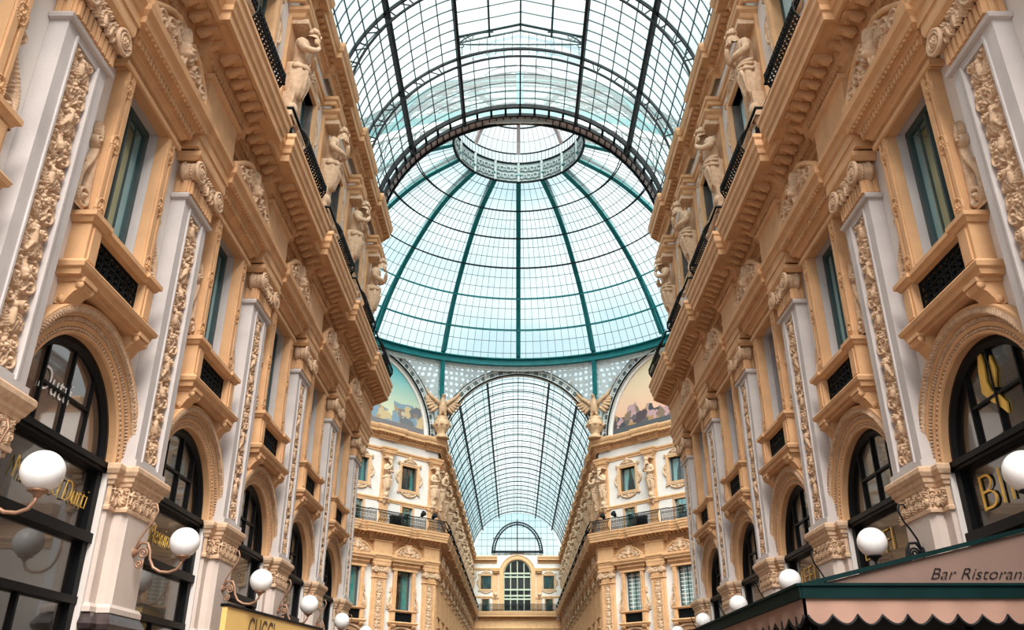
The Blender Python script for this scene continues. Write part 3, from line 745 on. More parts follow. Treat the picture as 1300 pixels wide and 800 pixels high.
def build_statue(var=0):
    """over-life-size bearded bearer, bowed head, folded arms, cloth round the hips ending in a tapered herm"""
    t = Thing('telamon_statue', 'statue'); Z = 19.0; y = -0.34
    V = [(0, y, 0), (0, y - 0.02, 0.28), (0, y - 0.05, 0.62), (0, y - 0.10, 0.98), (0, y - 0.16, 1.16), (0, y - 0.30, 1.36), (0, y - 0.36, 1.56)]
    R = [(0.32, 0.24), (0.27, 0.21), (0.37, 0.25), (0.34, 0.22), (0.14, 0.14), (0.18, 0.20), (0.13, 0.15)]
    E = [(0, 1), (1, 2), (2, 3), (3, 4), (4, 5), (5, 6)]
    for sx in (-1, 1):
        b = len(V)
        if sx == (1 if var == 0 else -1):   # hand to the beard
            V += [(sx * 0.40, y - 0.08, 0.98), (sx * 0.56, y - 0.22, 0.62), (sx * 0.30, y - 0.50, 0.66), (sx * 0.06, y - 0.56, 0.92), (sx * 0.02, y - 0.54, 1.02)]
        else:                                # folded across
            V += [(sx * 0.40, y - 0.08, 0.98), (sx * 0.58, y - 0.14, 0.58), (sx * 0.34, y - 0.42, 0.48), (-sx * 0.08, y - 0.48, 0.52), (-sx * 0.18, y - 0.46, 0.53)]
        R += [0.165, 0.125, 0.115, 0.085, 0.06]
        E += [(3, b), (b, b + 1), (b + 1, b + 2), (b + 2, b + 3), (b + 3, b + 4)]
    V = [(a, b_, c + Z) for a, b_, c in V]
    o = skin_mesh(V, E, R, 1)
    # hair, beard, nose, brow, ears
    hx, hy, hz = 0, y - 0.34, Z + 1.44
    for k in range(26):
        a = k * 2.4; u = (k % 9) / 8
        o.ball((hx + 0.17 * math.cos(a) * (1 - 0.4 * u), hy + 0.03 + 0.13 * math.sin(a) * (1 - 0.4 * u), hz + 0.08 + 0.15 * u), 0.07, 7, 5)
    for k in range(12):
        a = PI + PI * k / 11; o.ball((hx + 0.11 * math.cos(a), hy - 0.10 + 0.05 * math.sin(a), hz - 0.22 - 0.06 * math.sin(k * 2.0)), 0.06, 7, 5, (1, 1, 1.5))
    o.ball((hx, hy - 0.20, hz - 0.03), 0.035, 6, 5, (0.8, 1, 1.8)); o.ball((hx - 0.07, hy - 0.17, hz + 0.05), 0.04, 6, 5, (1.4, 0.8, 0.7)); o.ball((hx + 0.07, hy - 0.17, hz + 0.05), 0.04, 6, 5, (1.4, 0.8, 0.7))
    for sx in (-1, 1):                     # fingers
        hb = (sx * 0.02, y - 0.55, Z + 1.0) if sx == (1 if var == 0 else -1) else (-sx * 0.16, y - 0.47, Z + 0.53)
        for k in range(4):
            q = (k - 1.5) * 0.035
            o.tube([(hb[0] + q, hb[1], hb[2]), (hb[0] + q * 1.3 - sx * 0.02, hb[1] - 0.03, hb[2] + 0.06), (hb[0] + q * 1.3 - sx * 0.05, hb[1] + 0.01, hb[2] + 0.11)], 0.02, 6)
        o.tube([(hb[0] + sx * 0.05, hb[1], hb[2] - 0.02), (hb[0] + sx * 0.09, hb[1] - 0.03, hb[2] + 0.05)], 0.022, 6)
    o.v = [(x * 0.82, y_ - 0.06 * max(0, z - Z), z) for x, y_, z in o.v]
    b = t.part('body', o, 'cream')
    m = MB()
    def fold(a, z): return 0.07 * math.sin(9 * a + 5 * z) + 0.04 * math.sin(17 * a - 3 * z)
    m.lathe([(0.30, 0.26), (0.40, 0.20), (0.43, 0.05), (0.40, -0.25), (0.36, -0.55), (0.30, -0.80), (0.24, -0.95), (0.1, -1.0)], (0, y + 0.02, Z), 48, True, wob=fold)
    for k in range(3):                     # rolled cloth at the waist and a swag
        m.tube([(0.44 * math.cos(a), y + 0.02 + 0.40 * math.sin(a), Z + 0.16 - 0.10 * k + 0.10 * math.cos(a + k)) for a in [PI + PI * i / 14 for i in range(15)]], 0.06, 7)
    for k in range(4):
        m.tube([(0.30 - 0.1 * k + 0.05 * math.sin(i * 0.7 + k), y - 0.36 + 0.02 * i, Z - 0.1 - 0.11 * i) for i in range(8)], [0.055 - 0.004 * i for i in range(8)], 6)
    m.v = [(x * 0.82, y_, z) for x, y_, z in m.v]
    t.part('drapery', m, 'cream')
    m = MB()
    prof = [(0.26, 18.15), (0.19, 17.5), (0.24, 17.42), (0.24, 17.3)]
    vs = []
    for w_, z in prof: vs += [(-w_, -0.10, z), (-w_, -0.10 - w_ * 1.5, z), (w_, -0.10 - w_ * 1.5, z), (w_, -0.10, z)]
    fs = [(i * 4 + k, i * 4 + (k + 1) % 4, (i + 1) * 4 + (k + 1) % 4, (i + 1) * 4 + k) for i in range(3) for k in range(4)]
    m.add(vs, fs)
    for k in range(5): m.ball((0, -0.42 + 0.02 * k, 18.05 - 0.13 * k), 0.075, 8, 6)
    t.part('herm', m, 'cream')
    m = MB(); m.box(-0.34, 0.34, 0.05, 0.62, 20.68, 20.86)
    t.part('cushion', m, 'cream')
    return t

# ---- globe wall lamp
def build_lamp(mat='bronze'):
    t = Thing('wall_lamp', 'lamp')
    m = MB(); m.lathe([(0, 0), (0.10, 0.0), (0.12, 0.02), (0.07, 0.06), (0.04, 0.10), (0, 0.1)], n=14)
    q = MB(); q.v = [(x, -z - 0.5, yy + 4.12) for x, yy, z in m.v]; q.f = list(m.f); q.sm = list(m.sm); q.mi = list(m.mi)
    arm = []
    for k in range(31):
        u = k / 30
        arm.append((0, -0.52 - 0.88 * (0.5 - 0.5 * math.cos(PI * u)) if u < 1 else -1.40, 4.12 + 0.10 * math.sin(PI * 2 * u * 0.5) * (1 if u < .2 else 0) - 0.27 * math.sin(PI * min(1, u * 1.08)) ** 1.3 + (-0.14) * u))
    arm = [(0, -0.56, 4.16), (0, -0.64, 4.28), (0, -0.76, 4.27), (0, -0.82, 4.14), (0, -0.84, 4.0), (0, -0.92, 3.86), (0, -1.05, 3.79), (0, -1.20, 3.78), (0, -1.33, 3.83), (0, -1.39, 3.92), (0, -1.40, 3.99)]
    q.tube(arm, 0.026, 8)
    q.tube([(0, -0.70 + 0.10 * (1 - i / 26) * math.cos(i * 0.5), 4.10 + 0.10 * (1 - i / 26) * math.sin(i * 0.5)) for i in range(22)], 0.02, 6)
    q.tube([(0, -0.66 + 0.075 * (1 - i / 26) * math.cos(i * 0.5 + 2), 3.92 + 0.075 * (1 - i / 26) * math.sin(i * 0.5 + 2)) for i in range(22)], 0.018, 6)
    q.tube([(0, -0.56, 4.16), (0, -0.60, 4.34), (0, -0.68, 4.5), (0, -0.78, 4.66), (0, -0.84, 4.84), (0, -0.80, 4.95), (0, -0.72, 4.95), (0, -0.70, 4.88)], [0.018] * 6 + [0.014, 0.012], 6)
    b = t.part('bracket', q, mat)
    m = MB(); m.lathe([(0.0, 3.96), (0.04, 3.97), (0.05, 4.0), (0.10, 4.03), (0.13, 4.04), (0.11, 4.07), (0.0, 4.07)], (0, -1.40, 0), 16); t.part('cup', m, mat)
    m = MB(); m.ball((0, -1.40, 4.29), 0.255, 32, 20); t.part('globe', m, 'globe')
    t.parts = [(n_, me_, pa_, (0, 0.23, 0), ro_, lb_, sc_) for n_, me_, pa_, lo_, ro_, lb_, sc_ in t.parts]
    return t

# ================================================================== placement frames
def left(y, x=-W): return dict(loc=(x, y, 0), rz=PI / 2)
def right(y, x=W): return dict(loc=(x, y, 0), rz=-PI / 2)
S2 = math.sqrt(0.5)
def diag(side, t):
    """t metres along the far diagonal from the corner of the far arm"""
    return dict(loc=(side * (W + t * S2), YF - t * S2, 0), rz=(PI / 4 if side < 0 else -PI / 4))

PIL = build_pilaster(); PIL_T = build_pilaster('tan'); ARCH = build_arch(); APIL = build_attic_pilaster(); STAT = [build_statue(0), build_statue(1)]
LAMP = build_lamp('bronze'); LAMP_B = build_lamp('iron')
WIN = {k: build_window(k) for k in ('glass', 'shutter', 'curtain', 'bars')}
AWIN = {k: build_attic_window(k) for k in ('pane', 'pale', 'curtain', 'tied')}
ADOOR = build_attic_door()
SHOP = build_shopfront(); SHOP_B = build_shopfront('shop', 'shop_brown')

def shop_with(base, *texts):
    t = base.copy()
    for nm, mb, mat, lab in texts: t.part(nm, mb, mat, label=lab)
    return t

# ------------------------------------------------------------------ runs
def steps(ps, half, dp, x0, x1, base=0.0):
    """plan path with a break forward at every pilaster"""
    out = [(x0, base)]
    for q in ps:
        a, b = q - half, q + half
        if b <= x0 or a >= x1: continue
        if a > x0: out += [(a, base), (a, base + dp)]
        else: out = [(x0, base + dp)]
        if b < x1: out += [(b, base + dp), (b, base)]
    if out[-1][0] < x1 - 1e-6: out.append((x1, out[-1][1]))
    return out

def near_path(half, dp, x0=2.0):
    p = steps(NEAR_P[:-1] if NEAR_P[0] > 2 else NEAR_P, half, dp, x0, NEAR_P[-1] - half)
    # last pilaster wraps the octagon corner
    k = dp * math.tan(PI / 8)
    p += [(NEAR_P[-1] - half, dp), (YN + 0.0 + k, dp), (YN + 1.1 + k, dp - 1.1)]
    q = (YN + 1.1 + k, dp - 1.1)
    p += [(q[0] - dp * S2, q[1] - dp * S2), (YN + 4.2, -4.2)]
    return p
DT = [0.55, 5.65, 10.75, 15.6]
def far_path(half, dp):
    p = []
    k = dp * math.tan(PI / 8)
    def D(t, o): return (YF - t * S2 + (-S2) * o * 1.0, -t * S2 + S2 * o)   # point on the diagonal, offset outwards
    p.append(D(15.9, 0))
    for t in (10.75, 5.65): p += [D(t + half, 0), D(t + half, dp), D(t - half, dp), D(t - half, 0)]
    p += [D(0.55 + half, 0), D(0.55 + half, dp), (YF - 0.0 - k, dp)]
    p += [(FAR_P[0] + half, dp), (FAR_P[0] + half, 0)]
    for q in FAR_P[1:]: p += [(q - half, 0), (q - half, dp), (q + half, dp), (q + half, 0)]
    p.append((YE, 0))
    return p

ENT = [(0.0, 12.10), (0.10, 12.10), (0.10, 12.28), (0.13, 12.29), (0.13, 12.50), (0.17, 12.53), (0.20, 12.64), (0.26, 12.70), (0.27, 12.80), (0.14, 12.88), (0.12, 13.78), (0.18, 13.82), (0.20, 13.92), (0.0, 13.95)]
BED = [(0.10, 13.80), (0.20, 13.86), (0.22, 13.95), (0.32, 14.0), (0.34, 14.16), (0.42, 14.20), (0.46, 14.32), (0.50, 14.40), (1.02, 14.42), (1.04, 14.36), (1.14, 14.36), (1.15, 14.55), (1.20, 14.58), (1.22, 14.70), (1.28, 14.78), (1.29, 14.94), (1.34, 15.0), (1.34, 15.10), (0.0, 15.12)]
MID = [(0, 17.12), (0.05, 17.14), (0.06, 17.24), (0.10, 17.28), (0.11, 17.36), (0.04, 17.44), (0, 17.44)]
BED = [(o * 0.82, z) for o, z in BED]
AT1 = [(0, 21.25), (0.08, 21.28), (0.09, 21.42), (0.15, 21.46), (0.17, 21.58), (0.04, 21.66), (0.0, 21.66)]
TOP = [(0.02, 22.30), (0.10, 22.36), (0.12, 22.46), (0.24, 22.50), (0.25, 22.66), (0.34, 22.70), (0.36, 22.80), (0.64, 22.84), (0.64, 22.80), (0.74, 22.80), (0.75, 23.02), (0.82, 23.06), (0.90, 23.24), (0.90, 23.36), (0.84, 23.42), (-0.02, 23.45)]
TOP = [(o * 0.74 if o > 0 else o, z) for o, z in TOP]

def side_mesh(mb, side): return mb if side < 0 else mb.mirrored()
def frame(side): return dict(loc=(side * W, 0, 0), rz=PI / 2 if side < 0 else -PI / 2)
SN = {-1: 'left', 1: 'right'}

# railing panel between two plan points, bellied or straight
def rail_panel(a, b, belly, o=0.82):
    m = MB(); dx, dp = b[0] - a[0], b[1] - a[1]; ln = math.hypot(dx, dp); ux, up = dx / ln, dp / ln; nx, np_ = -up, ux
    def P(s, h, ex=0.0):
        bul = belly * math.sin(PI * min(1, h / 1.0)) if belly else 0
        return (a[0] + ux * s + nx * (o + bul + ex), -(a[1] + up * s + np_ * (o + bul + ex)), 15.12 + h)
    n = max(2, round(ln / 0.15))
    for k in range(n + 1):
        s = ln * k / n; big = k in (0, n)
        pts = [P(s, h) for h in (0, 0.2, 0.4, 0.6, 0.8, 1.0)]
        m.tube(pts, 0.03 if big else 0.014, 4)
    for h in (0.04, 0.16, 0.86, 1.0):
        m.bar(P(0, h), P(ln, h), 0.04, 0.03)
    for k in range(n):
        s = ln * (k + 0.5) / n
        for h, r in ((0.28, 0.06), (0.51, 0.07), (0.74, 0.06)):
            m.tube([P(s + r * math.cos(i * PI / 4), h + r * 1.25 * math.sin(i * PI / 4)) for i in range(9)], 0.016, 4, False)
            m.ball(P(s, h), 0.025, 5, 4)
    return m

# ------------------------------------------------------------------ walls
def bay_cells(mb, xc, half0, half1, holes, arch, z0, z1, gables=True):
    """front skin of one bay with its openings; material 0 stucco, 1 grey reveals"""
    xs = sorted({-half0, half1} | {h[0] for h in holes} | {h[1] for h in holes} | ({-1.60, 1.60} if arch else set()))
    zs = sorted({z0, z1} | {h[2] for h in holes} | {h[3] for h in holes} | ({0.0, 5.46, 7.30} if arch else set()))
    xs = [x for x in xs if -half0 - 1e-6 <= x <= half1 + 1e-6]
    for i in range(len(xs) - 1):
        for j in range(len(zs) - 1):
            cx, cz = (xs[i] + xs[i + 1]) / 2, (zs[j] + zs[j + 1]) / 2
            if any(h[0] < cx < h[1] and h[2] < cz < h[3] for h in holes): continue
            if arch and -1.6 < cx < 1.6 and cz < 7.30: continue
            mb.cur = 0
            mb.add([(xc + xs[i], 0, zs[j]), (xc + xs[i + 1], 0, zs[j]), (xc + xs[i + 1], 0, zs[j + 1]), (xc + xs[i], 0, zs[j + 1])], [(0, 1, 2, 3)])
    if arch:
        n = 24; vs = []
        for k in range(n + 1):
            a = PI * k / n; x = 1.602 * math.cos(a); vs += [(xc + x, 0, 5.46 + 1.602 * math.sin(a)), (xc + x, 0, 7.30)]
        mb.add(vs, [(2 * k, 2 * k + 1, 2 * k + 3, 2 * k + 2) for k in range(n)])
        mb.cur = 0
        for sx in (-1, 1): mb.add([(xc + sx * 1.6, 0, 0), (xc + sx * 1.602, 0.34, 0), (xc + sx * 1.602, 0.34, 5.46), (xc + sx * 1.6, 0, 5.46)], [(0, 1, 2, 3)])
    mb.cur = 1
    for x0, x1, a, b, dep in holes:
        mb.add([(xc + x0, 0, a), (xc + x1, 0, a), (xc + x1, 0, b), (xc + x0, 0, b), (xc + x0, dep, a), (xc + x1, dep, a), (xc + x1, dep, b), (xc + x0, dep, b)],
               [(0, 4, 5, 1), (1, 5, 6, 2), (2, 6, 7, 3), (3, 7, 4, 0)])
    mb.cur = 0

HOLES = [(-0.80, 0.80, 8.72, 11.80, 0.9), (-0.56, 0.56, 15.1, 17.0, 0.5), (-0.80, 0.80, 18.47, 20.43, 0.8)]
def quad(mb, a, b, z0, z1):
    mb.add([(a[0], -a[1], z0), (b[0], -b[1], z0), (b[0], -b[1], z1), (a[0], -a[1], z1)], [(0, 1, 2, 3)])

for side in (-1, 1):
    mb = MB()
    quad(mb, (2.0, 0), (P0, 0), 0, 23.4)
    for k in range(6): bay_cells(mb, P0 + B * (k + 0.5), B / 2, B / 2, HOLES, True, 0, 23.4)
    quad(mb, (NEAR_P[-1], 0), (YN, 0), 0, 23.4); quad(mb, (YN, 0), (YN + DIAG, -DIAG), 0, 23.4)
    structure('wall_' + SN[side], side_mesh(mb, side), ['white', 'grey'], **frame(side))
    mb = MB()
    for c in (3.1, 8.2): pass
    ts = DT
    # far diagonal in its own frame, drawn in the wing's frame
    dg_ = MB()
    prev = 16.05
    for t0, t1 in ((15.85, 10.75), (10.75, 5.65), (5.65, 0.55)):
        c = (t0 + t1) / 2; bay_cells(dg_, -c, (t0 - t1) / 2, (t0 - t1) / 2, HOLES, True, 0, 23.4)
    quad(dg_, (-0.55, 0), (0, 0), 0, 23.4)
    # diagonal frame: x along towards the corner
    for (x, y, z) in dg_.v:
        mb.v.append((YF + x * S2 + y * S2, -x * S2 + y * S2, z))
    mb.f += dg_.f; mb.sm += dg_.sm; mb.mi += dg_.mi
    quad(mb, (YF, 0), (FAR_P[0], 0), 0, 23.4)
    for k in range(12): bay_cells(mb, FAR_P[0] + B * (k + 0.5), B / 2, B / 2, HOLES, True, 0, 23.4)
    quad(mb, (FAR_P[-1], 0), (YE + 4, 0), 0, 23.4)
    structure('wall_far_' + SN[side], side_mesh(mb, side), ['white', 'grey'], **frame(side))
    # continuous mouldings
    for nm, prof, half, dp in (('trim_entablature', ENT, 0.78, 0.36), ('trim_band', MID, 0.55, 0.12), ('trim_architrave', AT1, 0.6, 0.45)):
        mb = MB(); mb.sweep(prof, near_path(half, dp)); structure(nm + '_' + SN[side], side_mesh(mb, side), 'tan', **frame(side))
        mb = MB(); mb.sweep(prof, far_path(half, dp)); structure(nm + '_far_' + SN[side], side_mesh(mb, side), 'tan', **frame(side))

# ------------------------------------------------------------------ balconies and top cornices
def modillion():
    m = MB(); m.box(-0.065, 0.065, 0.50, 1.0, 14.28, 14.42)
    m.tube([(0, -0.62 + 0.07 * (1 - i / 16) * math.cos(i * 0.6), 14.25 + 0.07 * (1 - i / 16) * math.sin(i * 0.6)) for i in range(14)], 0.035, 5)
    prof = [(0.50, 14.22), (0.58, 14.17), (0.68, 14.19), (0.80, 14.26), (0.92, 14.30), (1.02, 14.30)]
    vs = [(x, -p, z) for x in (-0.06, 0.06) for p, z in prof + [(1.02, 14.36), (0.5, 14.36)]]; n = len(prof) + 2
    m.add(vs, [tuple(range(n)), tuple(reversed(range(n, 2 * n)))] + [(i, i + n, (i + 1) % n + n, (i + 1) % n) for i in range(n)])
    return m
def coffer():
    r = Relief(0.34, 0.5, 0.016); r.rosette(0, 0.25, 0.11, 0.09, 6)
    for s_ in (-1, 1): r.leaf(0, 0.25, s_ * 1.57, 0.22, 0.09, 0.06)
    q = r.mb(0); m = MB()
    m.v = [(x, -0.76 - (z - 0.25), 14.40 + y) for x, y, z in q.v]; m.f = [tuple(reversed(f)) for f in q.f]; m.sm = list(q.sm); m.mi = list(q.mi)
    return m
MOD = modillion(); COF = coffer()
for q_ in (MOD, COF): q_.v = [(x, y * 0.82, z) for x, y, z in q_.v]
MODM = MOD.mesh('modillion', 'tan'); COFM = COF.mesh('rosette', 'tan')
def dentil_row(m, path, o, z0, z1, w, gap, d, ymax=1e9):
    for i in range(len(path) - 1):
        a, b = path[i], path[i + 1]; dx, dp = b[0] - a[0], b[1] - a[1]; ln = math.hypot(dx, dp)
        if ln < 0.5: continue
        ux, up = dx / ln, dp / ln; n = int(ln / (w + gap))
        m.bar((a[0] - up * (o - 0.02), -(a[1] + ux * (o - 0.02)), (z0 + z1) / 2), (b[0] - up * (o - 0.02), -(b[1] + ux * (o - 0.02)), (z0 + z1) / 2), 0.05, z1 - z0)
        for k in range(n):
            s = (k + 0.5) * ln / n; c = (a[0] + ux * s - up * (o + d / 2), a[1] + up * s + ux * (o + d / 2))
            m.bar((c[0] - ux * w / 2, -(c[1] - up * w / 2), (z0 + z1) / 2), (c[0] + ux * w / 2, -(c[1] + up * w / 2), (z0 + z1) / 2), d, z1 - z0)

for side in (-1, 1):
    fr = frame(side)
    for far in (False, True):
        half, dp = 1.15, 0.22
        path = (far_path if far else near_path)(half, dp)
        t = Thing('balcony', 'balcony')
        mb = MB(); mb.sweep(BED, path); t.part('slab', side_mesh(mb, side), 'tan')
        mb = MB(); dentil_row(mb, path, 0.26, 14.02, 14.15, 0.07, 0.06, 0.08); t.part('dentil_molding', side_mesh(mb, side), 'tan')
        # brackets in the soffit
        mass = MB(); n_sp = 0
        for i in range(len(path) - 1):
            a, b = path[i], path[i + 1]; dx, dpp = b[0] - a[0], b[1] - a[1]; ln = math.hypot(dx, dpp)
            if ln < 0.6: continue
            ux, up = dx / ln, dpp / ln; n = max(2, round(ln / 0.41)); ang = math.atan2(-up, ux)
            mass.bar((a[0] - up * 0.62, -(a[1] + ux * 0.62), 14.42), (b[0] - up * 0.62, -(b[1] + ux * 0.62), 14.42), 0.44, 0.03)
            for k in range(n):
                s = (k + 0.5) * ln / n; x, p = a[0] + ux * s, a[1] + up * s
                if not far and 8.0 < x:
                    sx = 1 if side < 0 else -1
                    t.part('modillion', MODM, 'tan', loc=(sx * x, -p, 0), rot=(0, 0, ang * sx)) if n_sp < 96 else mass.join(MOD, (x, -p, 0), ang)
                    n_sp += 1
                    if k < n - 1: mass.join(COF, (x + ux * ln / n / 2, -(p + up * ln / n / 2), 0), ang)
                else: mass.join(MOD, (x, -p, 0), ang)
        i = t.part('carved_molding', side_mesh(mass, side), 'tan')
        # railing, one lattice a stretch
        mb = MB(); mb.sweep([(0.79, 16.12), (0.79, 16.17), (0.82, 16.19), (0.85, 16.17), (0.85, 16.12)], path)
        ra = t.part('handrail', side_mesh(mb, side), 'iron')
        for i in range(len(path) - 1):
            a, b = path[i], path[i + 1]; ln = math.hypot(b[0] - a[0], b[1] - a[1])
            if ln < (0.7 if far else 0.15) or (not far and b[0] < 7): continue
            proj = 1.0 < ln < 2.6
            t.part('railing_lattice', side_mesh(rail_panel(a, b, 0.30 if proj else 0.0), side), 'iron', parent=ra)
        t.put('far carved stone balcony with black railing, under the dome and beyond, %s side' % SN[side] if far else 'near carved stone balcony with black iron railing along the %s facade' % SN[side], 'stone balconies', **fr)
        half, dp = 0.85, 0.18
        path = (far_path if far else near_path)(half, dp)
        t = Thing('top_cornice', 'cornice')
        mb = MB(); mb.sweep(TOP, path); t.part('crown_molding', side_mesh(mb, side), 'tan')
        mb = MB(); dentil_row(mb, path, 0.18, 22.50, 22.64, 0.08, 0.07, 0.07); dentil_row(mb, path, 0.29, 22.72, 22.82, 0.14, 0.16, 0.17)
        t.part('dentil_molding', side_mesh(mb, side), 'tan')
        t.put('far stepped top cornice under the distant glass vault, %s side' % SN[side] if far else 'near stepped top cornice at the foot of the glass vault, %s facade' % SN[side], 'top cornices', **fr)

# ------------------------------------------------------------------ near wings: bays
TXT_L = [('lettering', text_mesh('Dutti', 0.58, -0.18, 0.006, 0.25, sx=0.80, bold=-0.008), 'letters', 'white script lettering on the arched pane'),
         ('sign_lettering', text_mesh('Massimo Dutti', 0.52, -0.16, 0.006, 0.30, 'RIGHT', sx=0.74, bold=-0.014), 'gold', 'gold script lettering')]
for nm, mb, dx, dz in ((0, TXT_L[0][1], -0.80, 6.02), (0, TXT_L[1][1], 1.36, 4.62)):
    mb.v = [(x + dx, y, z + dz) for x, y, z in mb.v]
def at(mb, dx, dz): mb.v = [(x + dx, y, z + dz) for x, y, z in mb.v]; return mb
SHOP_L = shop_with(SHOP_B, *TXT_L)
SHOP_L2 = shop_with(SHOP, ('sign_lettering', at(text_mesh('Massimo Dutti', 0.52, -0.16, 0.006, 0.30, 'RIGHT', sx=0.74, bold=-0.014), 1.36, 4.62), 'gold', 'gold script lettering'))
def biffi(size, dx): return ('sign_lettering', at(text_mesh('BIFFI', size, -0.17, 0.006, 0, 'CENTER', sx=1.22, bold=-0.019), dx - 0.05, 4.52), 'gold', 'gold capital letters')
em = MB()
E1 = [(0.02, 1.05), (-0.12, 0.62), (-0.16, 0.28), (0.02, 0.08), (0.16, -0.02), (0.36, -0.22), (0.38, -0.06), (0.22, 0.16), (0.16, 0.20), (0.08, 0.22), (0.02, 0.40), (0.06, 0.66)]
E2 = [(0.14, 0.26), (0.22, 0.24), (0.32, 0.50), (0.26, 0.74), (0.16, 0.60), (0.18, 0.44)]
em.poly([(x * 1.1 - 0.15, z * 1.05 + 6.0) for x, z in E1], -0.19, -0.16); em.poly([(x * 1.1 - 0.15, z * 1.05 + 6.0) for x, z in E2], -0.19, -0.16)
SHOP_R = shop_with(SHOP, biffi(0.86, -0.05), ('emblem', em, 'gold', 'gold emblem on the arched pane')); SHOP_R2 = shop_with(SHOP, biffi(0.70, -0.45))

for side in (-1, 1):
    F = left if side < 0 else right; s = SN[side]
    for k in range(1, 7):
        o = ORD[k - 1]; y = NEAR_P[k]
        PIL.put('carved %s facade pilaster with scrollwork panel, %s from the near end' % (s, o), 'carved pilasters of the near facades', **F(y))
        APIL.put('tan attic pier behind the %s statue on the %s facade' % (o, s), 'attic piers of the near facades', **F(y))
        STAT[k % 2].put('%s stone bearer statue from the near end, above the %s balcony, head bowed' % (o, s), 'bearer statues of the near facades', **F(y))
        (LAMP if side < 0 else LAMP_B).put('white globe lamp on scrolled bracket, on the %s pilaster of the %s facade' % (o, s), 'globe lamps', **F(y))
    for k in range(6):
        y = P0 + B * (k + 0.5); c = k   # bay 0 shows only its upper window
        o = ORD[k]
        kind = 'shutter' if (side > 0 and k >= 3) else 'glass'
        WIN[kind].put('%s pedimented window with %s from the near end, %s facade' % (o, 'grey shutters' if kind == 'shutter' else 'dark glass', s), 'pedimented windows of the near facades', **F(y))
        if k == 0:
            ARCH.put('tan carved arch beside the camera at the very start of the %s facade' % s, 'stone arches of the near facades', **F(y))
            SHOP.put('black arched shopfront beside the camera at the very start of the %s facade' % s, 'arched shopfronts', **F(y))
            continue
        o = ORD[k - 1]
        AWIN['pale' if side > 0 else 'pane'].put('%s small attic window in lobed carved frame above the %s balcony' % (o, s), 'attic windows of the near facades', **F(y))
        ADOOR.put('%s low dark door behind the railing of the %s balcony' % (o, s), 'balcony doors of the near facades', **F(y))
        ARCH.put('%s tan carved arch from the near end of the %s facade' % (o, s), 'stone arches of the near facades', **F(y))
        sh = SHOP
        lab = 'black framed arched shopfront with dark glass, %s from the near end, %s facade' % (o, s)
        if side < 0 and k == 1: sh = SHOP_L; lab = 'black arched shopfront with gold script sign and white script on its arched pane'
        if side < 0 and k == 2: sh = SHOP_L2; lab = 'black arched shopfront with gold script sign, arched pane without lettering'
        if side > 0 and k == 1: sh = SHOP_R; lab = 'black arched restaurant front with large gold capitals and gold emblem in the arch'
        if side > 0 and k == 2: sh = SHOP_R2; lab = 'black arched restaurant front with gold capitals, second arch behind the awning'
        if side > 0 and k == 3: sh = SHOP_R2; lab = 'black arched restaurant front with gold capitals, third arch behind the awning'
        sh.put(lab, 'arched shopfronts', **F(y))

# ------------------------------------------------------------------ far diagonals and far wings
for side in (-1, 1):
    s = SN[side]
    for j, t in enumerate(DT[:3]):
        w = ('corner', 'middle', 'outer')[j]
        PIL_T.put('%s carved pilaster of the %s diagonal facade under the dome' % (w, s), 'pilasters under the dome', **diag(side, t))
        APIL.put('%s tan attic pier of the %s diagonal facade under the dome' % (w, s), 'attic piers under the dome', **diag(side, t))
        STAT[j % 2].put('%s bearer statue on the %s diagonal facade under the dome' % (w, s), 'bearer statues under the dome', **diag(side, t))
    for j in range(3):
        t = (DT[j] + DT[j + 1]) / 2; w = ('inner', 'middle', 'outer')[j]
        kd = 'curtain' if side < 0 else 'bars'
        WIN[kd].put('%s pedimented window with %s on the %s diagonal facade under the dome' % (w, 'teal curtain' if side < 0 else 'white glazing bars', s), 'pedimented windows under the dome', **diag(side, t))
        AWIN['curtain' if side < 0 else 'tied'].put('%s attic window with %s curtains on the %s diagonal facade under the dome' % (w, 'teal' if side < 0 else 'tied pale', s), 'attic windows under the dome', **diag(side, t))
        ADOOR.put('%s low door behind the %s balcony railing under the dome' % (w, s), 'balcony doors under the dome', **diag(side, t))
        ARCH.put('%s tan arch at the foot of the %s diagonal facade' % (w, s), 'stone arches under the dome', **diag(side, t))
        SHOP.put('%s dark arched shopfront at the foot of the %s diagonal facade' % (w, s), 'shopfronts under the dome', **diag(side, t))
    F = left if side < 0 else right
    for k, y in enumerate(FAR_P):
        o = ORD[k]
        PIL_T.put('%s small distant pilaster beyond the dome, %s side of the far arcade' % (o, s), 'pilasters of the far arcade', **F(y))
        APIL.put('%s tiny attic pier beyond the dome, %s side of the far arcade' % (o, s), 'attic piers of the far arcade', **F(y))
        STAT[k % 2].put('%s tiny bearer statue beyond the dome, %s side of the far arcade' % (o, s), 'bearer statues of the far arcade', **F(y))
    for k in range(12):
        o = ORD[k]; y = FAR_P[0] + B * (k + 0.5)
        WIN['glass'].put('%s distant pedimented window beyond the dome, %s side of the far arcade' % (o, s), 'pedimented windows of the far arcade', **F(y))
        AWIN['pane'].put('%s distant attic window beyond the dome, %s side of the far arcade' % (o, s), 'attic windows of the far arcade', **F(y))
        ARCH.put('%s distant tan arch beyond the dome, %s side of the far arcade' % (o, s), 'stone arches of the far arcade', **F(y))
        SHOP.put('%s distant dark shopfront beyond the dome, %s side of the far arcade' % (o, s), 'shopfronts of the far arcade', **F(y))

